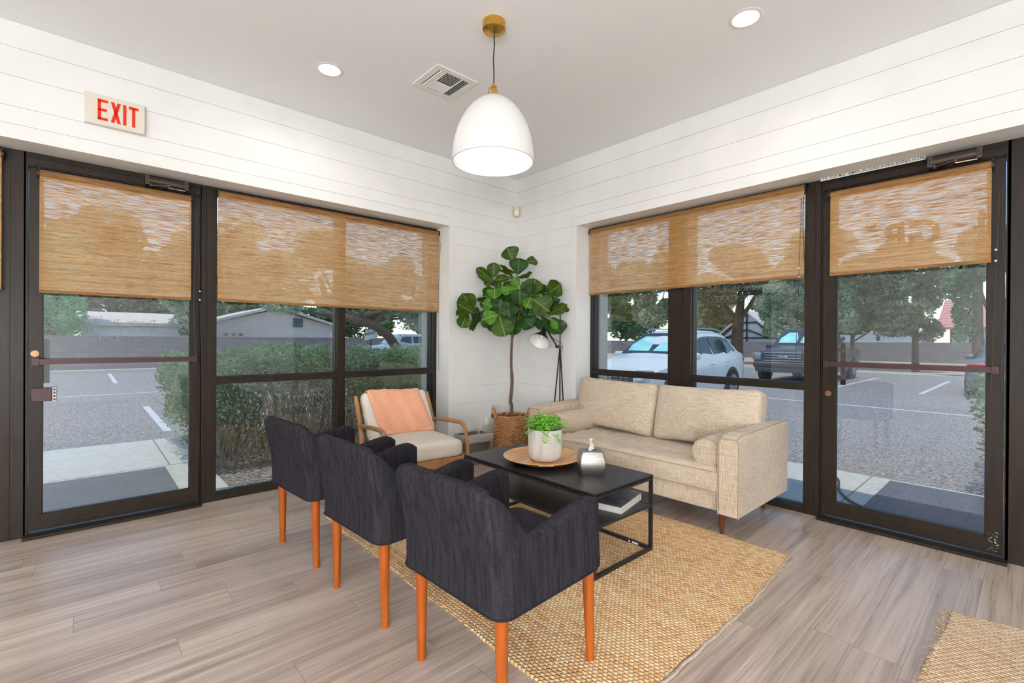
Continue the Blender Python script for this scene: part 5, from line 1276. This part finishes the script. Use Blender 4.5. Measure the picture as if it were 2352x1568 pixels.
for (x, y, h_, w_, mt_, sd_), lb in zip(far, fl):
    tree('leafy_tree', lb, (x, y, GZ), [(x, y, GZ), (x, y, 2.5)], [(x-w_*.4, y, 3.0, w_*.75, w_*.6, 2.2), (x+w_*.45, y-.5, 3.4, w_*.75, w_*.6, 2.4), (x, y+.5, h_-1.6, w_, w_*.7, 2.0)], 7000, .17, M[mt_], sd_, 0, .25, 'far rows of trees')

# hedges by the building
def hedge(label, x0, x1, y0, y1, z0, z1, n, size, seed, twigs=400, dry=.35, group='clipped hedges beside the building'):
    rng = np.random.default_rng(seed); r = root('hedge', label, 'hedge', ((x0+x1)/2, (y0+y1)/2, WZ-.01), 0, group); c = np.array(((x0+x1)/2, (y0+y1)/2, WZ-.01))
    h = np.array(((x1-x0)/2, (y1-y0)/2, (z1-z0)/2)); zc = (z0+z1)/2-c[2]
    p = rng.uniform(-1, 1, (n, 3)); m_ = np.abs(p).max(axis=1, keepdims=True); sc = rng.uniform(.70, 1.0, (n, 1))**.6; p = np.where(rng.random((n, 1)) < .75, p/m_*sc, p)
    q = p*h; q[:, 2] += zc
    lump = .05*np.sin(q[:, 0]*4.1+seed)+.04*np.sin(q[:, 0]*9+q[:, 1]*5)+.03*np.sin(q[:, 1]*11)
    q[:, 2] += lump*(p[:, 2] > 0); q[:, 0] += .05*np.sin(q[:, 2]*9+q[:, 1]*4); q[:, 1] += .05*np.sin(q[:, 2]*7+q[:, 0]*5)
    # thin the front low part and leave dry patches
    fld = np.sin(q[:, 0]*3.3+1.7)+np.sin(q[:, 0]*1.4+q[:, 2]*4)+rng.normal(0, .5, n)
    isdry = fld > (1.5-2*dry)
    hgt = (q[:, 2]-(z0-c[2]))/(z1-z0); keep = rng.random(n) < np.clip(.03+hgt*1.25, 0, 1)
    g = q[keep & ~isdry]; d = q[keep & isdry]
    MB().quads(leafquads(g, size*1.15, rng, 0, .5)).build('foliage', M['hedge'], r)
    if len(d): MB().quads(leafquads(d, size*1.5, rng, -.5, .16)).build('dry_foliage', M['twig'], r)
    b = MB(); rn_ = random.Random(seed)
    for i in range(twigs):
        bx = rn_.uniform(-h[0], h[0])*.80; by = rn_.uniform(-h[1], h[1])*.9; lean = Vector((rn_.uniform(-.3, .3), rn_.uniform(-.45, .35), 1)); L_ = rn_.uniform(.4, 1.0)*(z1-WZ)
        pts = [Vector((bx, by, 0))]
        for k in range(5): lean = lean+Vector((rn_.uniform(-.3, .3), rn_.uniform(-.3, .3), 0)); pts.append(pts[-1]+lean.normalized()*L_/5)
        b.tube(pts, [.007, .006, .005, .004, .003, .002] if i % 5 else [.014, .012, .010, .008, .005, .003], 4)
    b.build('branches', M['twig'], r, smooth=0, merge=False)
    return r
hedge('clipped green hedge with bare lower twigs outside the left window', -2.84, -.37, 1.10, 3.3, .20, 1.05, 82000, .017, 21, 520, .42)
hedge('drier grey-brown end of the hedge outside the right half of the left window', -.33, 2.2, 1.2, 3.2, .15, 1.05, 40000, .018, 22, 420, .62)
hedge('small green shrub at the right edge of the right glass door', 2.15, 4.0, -6.0, -3.46, .0, .90, 16000, .022, 23, 60, .0, 'clipped hedges beside the building')

# ------------------------------------------------------------------ vehicles (front at local x = 0, facing -x)
def car(name, label, cat, loc, rz, L, W, zb, prof, paint, wheels, wr, gh, extras=None, belt=None):
    """prof: stations (x, ztop, zbelt, half width top, half width at the belt); gh: side window outlines"""
    r = root(name, label, cat, loc, rz); hw = W/2; P = []
    for (x, zt, zbl, wt, wb, zl) in prof:
        row = []; r_ = .05
        half = [(0, zt), (wt*.55, zt-.004), (wt*.86, zt-.018), (wt, zt-.06 if zt-zbl > .12 else zt-.03), (wb, zbl), (wb+.012, (zbl+zl)/2+.08), (wb, zl+.12), (wb-.05, zl), (0, zl)]
        for (y, z) in half: row.append((x, y, z))
        for (y, z) in half[-2:0:-1]: row.append((x, -y, z))
        row.append(row[0]); P.append(row)
    b = MB(); b.grid(P); b.add(P[0][:-1], [tuple(range(len(P[0])-1))]); b.add(P[-1][:-1], [tuple(range(len(P[0])-1))])
    b.build('body', paint, r, smooth=35)
    for x in wheels:
        for sg in (-1, 1):
            y = sg*(hw-.10)
            q = MB(); q.cyl((x, y-.11*sg*0-.0, wr), (x, sg*(hw+.012), wr), wr*1.16, 28); ar = q.build('wheel_arch', M['grey_dark'], r)
            q = MB(); q.cyl((x, sg*(hw-.2), wr), (x, sg*(hw+.030), wr), wr, 30); wo_ = q.build('wheel', M['tyre'], r, bevel=.02)
            q = MB(); q.cyl((x, sg*(hw+.028), wr), (x, sg*(hw+.036), wr), wr*.66, 28)
            for k in range(10):
                a = 2*PI*k/10; q.obox((x+math.cos(a)*wr*.36, sg*(hw+.040), wr+math.sin(a)*wr*.36), (math.cos(a)*wr*.27, 0, math.sin(a)*wr*.27), (-math.sin(a)*.018, 0, math.cos(a)*.018), (0, .006, 0))
            q.build('rim', M['rim'], wo_, smooth=30, merge=False)
    for sg in (-1, 1):
        for poly in gh:      # (x, y half, z)
            pts = [(x, sg*(y+.012), z) for (x, y, z) in poly]; MB().prism(pts, (0, -sg*.02, 0)).build('side_window', M['car_glass'], r, smooth=0)
    return r
def mirror_of(r, x, y, z, mat, s=1.0):
    for sg in (-1, 1): MB().rbox((x, sg*(y+.10), z), (.07*s, .115*s, .075*s), .05*s, 5).build('side_mirror', mat, r)
def panel(r, nm, pts, mat, ext=(0, 0, .01)): return MB().prism(pts, ext).build(nm, mat, r, smooth=0)
# white crossover
W = 1.80
pr_ = [(0.0, .66, .58, .50, .66, .24), (.10, .80, .66, .62, .80, .20), (.35, .93, .76, .70, .88, .18), (.90, 1.00, .84, .74, .90, .18), (1.25, 1.03, .90, .74, .90, .18), (1.45, 1.10, .92, .70, .90, .18), (1.85, 1.38, .94, .64, .90, .18), (2.15, 1.54, .96, .60, .90, .18), (2.6, 1.61, .97, .60, .90, .18),
       (3.3, 1.61, 1.00, .60, .90, .18), (3.75, 1.56, 1.02, .59, .89, .18), (4.10, 1.44, 1.05, .58, .87, .20), (4.32, 1.22, 1.04, .60, .85, .24), (4.45, 1.0, .92, .62, .83, .28), (4.50, .80, .70, .60, .80, .32)]
side = [[(1.62, .835, 1.02), (2.30, .70, 1.42), (2.62, .69, 1.46), (2.66, .86, 1.02)], [(2.72, .86, 1.02), (2.69, .69, 1.46), (3.30, .69, 1.46), (3.46, .86, 1.04)], [(3.52, .855, 1.05), (3.37, .69, 1.455), (3.72, .70, 1.40), (3.98, .80, 1.12)]]
suv = car('crossover_car', 'white crossover car parked facing the building behind the sofa window', 'car', (4.55, 2.02, GZ), 0, 4.5, W, .18, pr_, M['car_white'], (.85, 3.62), .34, side)
mirror_of(suv, 1.62, .86, 1.02, M['car_white'])
def ws(r, x0, z0, w0, x1, z1, w1, mat=M['car_glass'], nm='windshield', off=.012, inset=None):
    n = Vector((-(z1-z0), 0, (x1-x0))).normalized()*off
    pts = [Vector((x0, -w0, z0))+n, Vector((x0, w0, z0))+n, Vector((x1, w1, z1))+n, Vector((x1, -w1, z1))+n]
    return MB().prism([tuple(p) for p in pts], tuple(-n*.8)).build(nm, mat, r, smooth=0)
ws(suv, 1.36, 1.05, .72, 2.13, 1.525, .56)
for sg in (-1, 1):
    n = Vector((-.475, 0, .77)).normalized()*.016; f_ = lambda t_, y: Vector((1.36+.77*t_, y, 1.05+.475*t_))+n
    pts = [f_(.12, sg*.05), f_(.12, sg*.60), f_(.42, sg*.62), f_(.82, sg*.46), f_(.82, sg*.14), f_(.5, sg*.10)]
    if sg < 0: pts = pts[::-1]
    MB().prism([tuple(p) for p in pts], tuple(-n*.2)).build('sun_shade', M['shade_teal'], suv, smooth=0)
for sg in (-1, 1):
    MB().tube([(2.2, sg*.60, 1.575), (2.5, sg*.60, 1.645), (3.2, sg*.60, 1.65), (3.75, sg*.58, 1.59)], .016, 6).build('roof_rail', M['rim'], suv)
    MB().tube([(2.45, sg*.925, .82), (2.62, sg*.935, .82)], .014, 6).build('door_handle', M['chrome'], suv); MB().tube([(3.22, sg*.925, .86), (3.39, sg*.93, .86)], .014, 6).build('door_handle', M['chrome'], suv)
    MB().rbox((.13, sg*.68, .735), (.13, .14, .035), .025, 4).build('headlight', M['head_lens'], suv); MB().rbox((.055, sg*.62, .52), (.06, .11, .06), .03, 4).build('lower_lamp', M['head_lens'], suv)
    MB().rbox((4.38, sg*.74, .90), (.10, .11, .06), .03, 4).build('tail_light', M['tail_red'], suv)
g = MB().rbox((.0, 0, .56), (.05, .50, .17), .04, 6); gg = g.build('grille', M['grey_dark'], suv)
for i in range(5):
    for j in range(7): MB().box(-.058, -.42+j*.13, .44+i*.055, -.048, -.34+j*.13, .452+i*.055).build('grille_bar', M['chrome'], gg, smooth=0)
MB().rbox((.02, 0, .30), (.06, .62, .07), .04, 5).build('lower_bumper', M['grey_dark'], suv)
MB().box(-.07, -.16, .36, -.05, .16, .44).build('badge_plate', M['car_white'], suv, smooth=0)
# dark pickup
pt = [(0.0, .98, .86, .70, .88, .42), (.08, 1.06, .92, .78, .93, .36), (.5, 1.14, .98, .80, .95, .32), (1.15, 1.18, 1.02, .80, .95, .32), (1.35, 1.24, 1.04, .76, .95, .32), (1.75, 1.56, 1.06, .70, .95, .32), (2.05, 1.78, 1.08, .66, .95, .32), (2.5, 1.83, 1.08, .66, .95, .32), (3.4, 1.82, 1.08, .66, .95, .32), (3.62, 1.60, 1.08, .68, .95, .32), (3.70, 1.16, 1.06, .84, .95, .32),
      (3.72, 1.12, 1.06, .90, .95, .32), (5.1, 1.12, 1.04, .90, .95, .34), (5.25, 1.08, 1.0, .88, .93, .40), (5.28, .70, .66, .86, .92, .44)]
side = [[(1.70, .84, 1.14), (2.15, .74, 1.62), (2.55, .73, 1.66), (2.55, .90, 1.12)], [(2.62, .90, 1.12), (2.62, .73, 1.66), (3.28, .73, 1.66), (3.46, .89, 1.13)]]
tk = car('pickup_truck', 'dark grey pickup truck facing the building to the right of the white car', 'truck', (13.2, 1.62, GZ), 0, 5.3, 1.9, .3, pt, M['car_grey'], (.92, 4.25), .39, side)
mirror_of(tk, 1.72, .90, 1.16, M['grey_dark'], 1.2)
ws(tk, 1.38, 1.265, .76, 2.03, 1.765, .62)
for sg in (-1, 1):
    n = Vector((-.5, 0, .65)).normalized()*.018; f_ = lambda t_, y: Vector((1.38+.65*t_, y, 1.265+.5*t_))+n
    pts = [f_(.06, sg*.06), f_(.06, sg*.62), f_(.35, sg*.62), f_(.78, sg*.42), f_(.78, sg*.16), f_(.4, sg*.06)]
    MB().prism([tuple(p) for p in (pts if sg > 0 else pts[::-1])], tuple(-n*.2)).build('sun_shade', M['shade_teal'], tk, smooth=0)
    MB().rbox((.02, sg*.80, .86), (.07, .13, .13), .04, 5).build('headlight', M['head_lens'], tk); MB().rbox((-.02, sg*.925, .86), (.05, .02, .08), .015, 4).build('marker_light', M['amber'], tk)
    MB().rbox((5.24, sg*.88, .92), (.04, .07, .15), .02, 4).build('tail_light', M['tail_red'], tk)
    MB().box(-.10, sg*.74-.06, .555, -.075, sg*.74+.06, .60).build('fog_lamp', M['head_lens'], tk, smooth=0)
gg = MB().rbox((-.01, 0, .86), (.06, .62, .15), .04, 6).build('grille', M['grey_dark'], tk)
for z in (.99, .90, .82, .73): MB().rbox((-.06, 0, z), (.022, .60 if z not in (.90, .82) else .55, .018), .012, 3).build('grille_bar', M['rim'], gg)
em_ = MB(lambda x, y, z: (-.092-z, x, .86+y)).lathe([(.0001, .012), (.075, .012), (.082, .006), (.088, 0)], (0, 0, 0), 30, 1.55, .62); eb = em_.build('oval_badge', M['chrome'], tk)
MB(lambda x, y, z: (-.105-z, x, .86+y)).lathe([(.0001, .003), (.070, .003)], (0, 0, 0), 30, 1.55, .60).build('badge_field', M['car_slate'], eb)
vs, fs = text_mesh('Ford', .085, .001, 'CENTER', .001, .95); MB().add([(-.1095-z, -x, .86+y) for (x, y, z) in vs], fs).build('badge_lettering', M['chrome'], eb, smooth=0)
MB().rbox((-.05, 0, .60), (.08, .90, .085), .04, 6).build('front_bumper', M['car_grey'], tk)
MB().box(-.132, -.86, .665, -.126, .86, .68).build('chrome_strip', M['chrome'], tk, smooth=0)
MB().rbox((-.02, 0, .44), (.07, .84, .09), .04, 6).build('lower_bumper', M['car_grey'], tk)
for sg in (-1, 1): MB().box(-.095, sg*.30-.16, .50, -.075, sg*.30+.16, .56).build('bumper_slot', M['black'], tk, smooth=0)
# slate sedan, rear towards the building
ps = [(0.0, .60, .50, .60, .72, .22), (.15, .70, .58, .66, .80, .16), (1.2, .90, .78, .70, .86, .14), (1.5, 1.0, .84, .66, .86, .14), (2.0, 1.30, .86, .56, .86, .14), (2.4, 1.35, .87, .55, .86, .14), (3.1, 1.32, .88, .55, .86, .14), (3.75, 1.05, .90, .58, .85, .16), (4.2, .98, .88, .62, .82, .20), (4.36, .90, .78, .64, .80, .24), (4.42, .56, .5, .62, .78, .26)]
side = [[(1.7, .80, .90), (2.15, .63, 1.22), (2.5, .63, 1.25), (2.5, .82, .90)], [(2.56, .82, .90), (2.56, .63, 1.25), (3.1, .63, 1.22), (3.5, .80, .92)]]
sd2 = car('sedan_car', 'slate grey sedan parked tail first at the right edge of the right door view', 'car', (16.9, -3.50, GZ), PI, 4.4, 1.72, .15, ps, M['car_slate'], (.8, 3.5), .32, side)
mirror_of(sd2, 1.7, .84, .95, M['car_slate'], .9)
ws(sd2, 3.72, 1.07, .52, 3.14, 1.31, .48, M['car_glass'], 'rear_window', -.014)
for sg in (-1, 1):
    MB().rbox((4.33, sg*.62, .80), (.06, .17, .055), .03, 4).build('tail_light', M['tail_red'], sd2); MB().cyl((4.38, sg*.55, .24), (4.46, sg*.55, .24), .05, 14).build('exhaust_pipe', M['chrome'], sd2)
MB().box(4.41, -.20, .50, 4.43, .20, .60).build('number_plate', M['sticker'], sd2, smooth=0)
MB().rbox((4.32, 0, .28), (.10, .74, .08), .04, 5).build('rear_bumper', M['grey_dark'], sd2)
# silver off-roader behind the hedge
p3 = [(0, .90, .80, .66, .80, .3), (.1, 1.0, .86, .72, .86, .25), (1.2, 1.08, .94, .76, .88, .22), (1.4, 1.12, .96, .74, .88, .22), (1.75, 1.50, .98, .68, .88, .22), (2.1, 1.60, .98, .66, .88, .22), (4.2, 1.60, 1.0, .66, .88, .22), (4.42, 1.3, 1.0, .68, .86, .25), (4.5, .8, .7, .68, .84, .3)]
side = [[(1.72, .80, 1.04), (2.0, .72, 1.46), (2.42, .71, 1.48), (2.42, .83, 1.03)], [(2.5, .83, 1.03), (2.5, .71, 1.48), (3.2, .71, 1.48), (3.2, .83, 1.03)], [(3.3, .83, 1.04), (3.3, .71, 1.48), (4.1, .71, 1.46), (4.25, .80, 1.06)]]
sv = car('off_road_car', 'silver boxy car parked beyond the hedge, right half of the left window', 'car', (5.2, 16.2, GZ), math.radians(-8), 4.5, 1.76, .2, p3, M['car_silver'], (.85, 3.6), .36, side)
mirror_of(sv, 1.72, .84, 1.1, M['car_silver']); ws(sv, 1.42, 1.13, .72, 1.98, 1.56, .62)
# tilted sign panel
r = root('sign_panel', 'white tilted sign panel with black capitals between the tree and the silver car', 'sign', (3.05, 9.95, GZ), math.radians(-38))
RS = Matrix.Rotation(math.radians(-14), 3, 'Y')
def rs(p): v = RS @ Vector((p[0], 0, p[1])); return v
pts = [(-.22, -.15), (.20, -.15), (.22, .02), (.16, .15), (-.12, .15), (-.20, .05)]
MB().prism([(rs(p).x, 0, 1.50+rs(p).z) for p in pts], (0, .012, 0)).build('panel', M['sign_white'], r, smooth=0)
vs, fs = text_mesh('BULLET', .105, .001, 'CENTER', .002)
MB().add([(rs((x, y)).x, -.003, 1.50+rs((x, y+.03)).z) for (x, y, z) in vs], fs).build('lettering', M['black_ink'], r, smooth=0)
MB().tube([(0, .02, 1.40), (.02, .02, .6), (.0, .02, 0)], .02, 6).build('post', M['grey_dark'], r)

# leaf litter on the planting bed
rng = np.random.default_rng(3); n = 9000
Pl = np.stack([rng.uniform(-2.6, .4, n), rng.uniform(.36, 2.2, n), np.full(n, WZ-.004)+rng.uniform(0, .012, n)], axis=1)
q = leafquads(Pl, .013, rng, 0, .4); q[:, :, 2] = WZ-.006+np.abs(q[:, :, 2]-WZ)*.35
o = MB().quads(q).build('leaf_litter', noisy('dry_leaves', (.30, .24, .19), (.66, .60, .53), (40, 40, 40), .9, 2)); tag(o, 'dry leaf litter scattered over the planting bed', 'leaf litter', kind='stuff')

# glowing fill globes on stands, added unseen behind the camera to light the room
def globe(x, y, z, power, label):
    r = root('added_fill_globe', label, 'floor lamp', (x, y, 0), 0, 'added fill lights behind the camera')
    MB().lathe([(.0001, 0), (.14, 0), (.14, .015), (.02, .022), (.0001, .022)], (0, 0, 0), 28).build('base', M['brass'], r); MB().cyl((0, 0, .02), (0, 0, z-.14), .010, 10).build('pole', M['brass'], r)
    MB().ball((0, 0, z), .15, 16).build('globe', emit('fill_globe_glow', (.95, .985, 1.0), power), r)
    return r
for i, (x, y, z, p_) in enumerate(FILL_GLOBES): globe(x, y, z, p_, ('added glowing fill globe just behind the camera', 'added glowing fill globe at the left rear of the room', 'added glowing fill globe at the right rear of the room')[i])
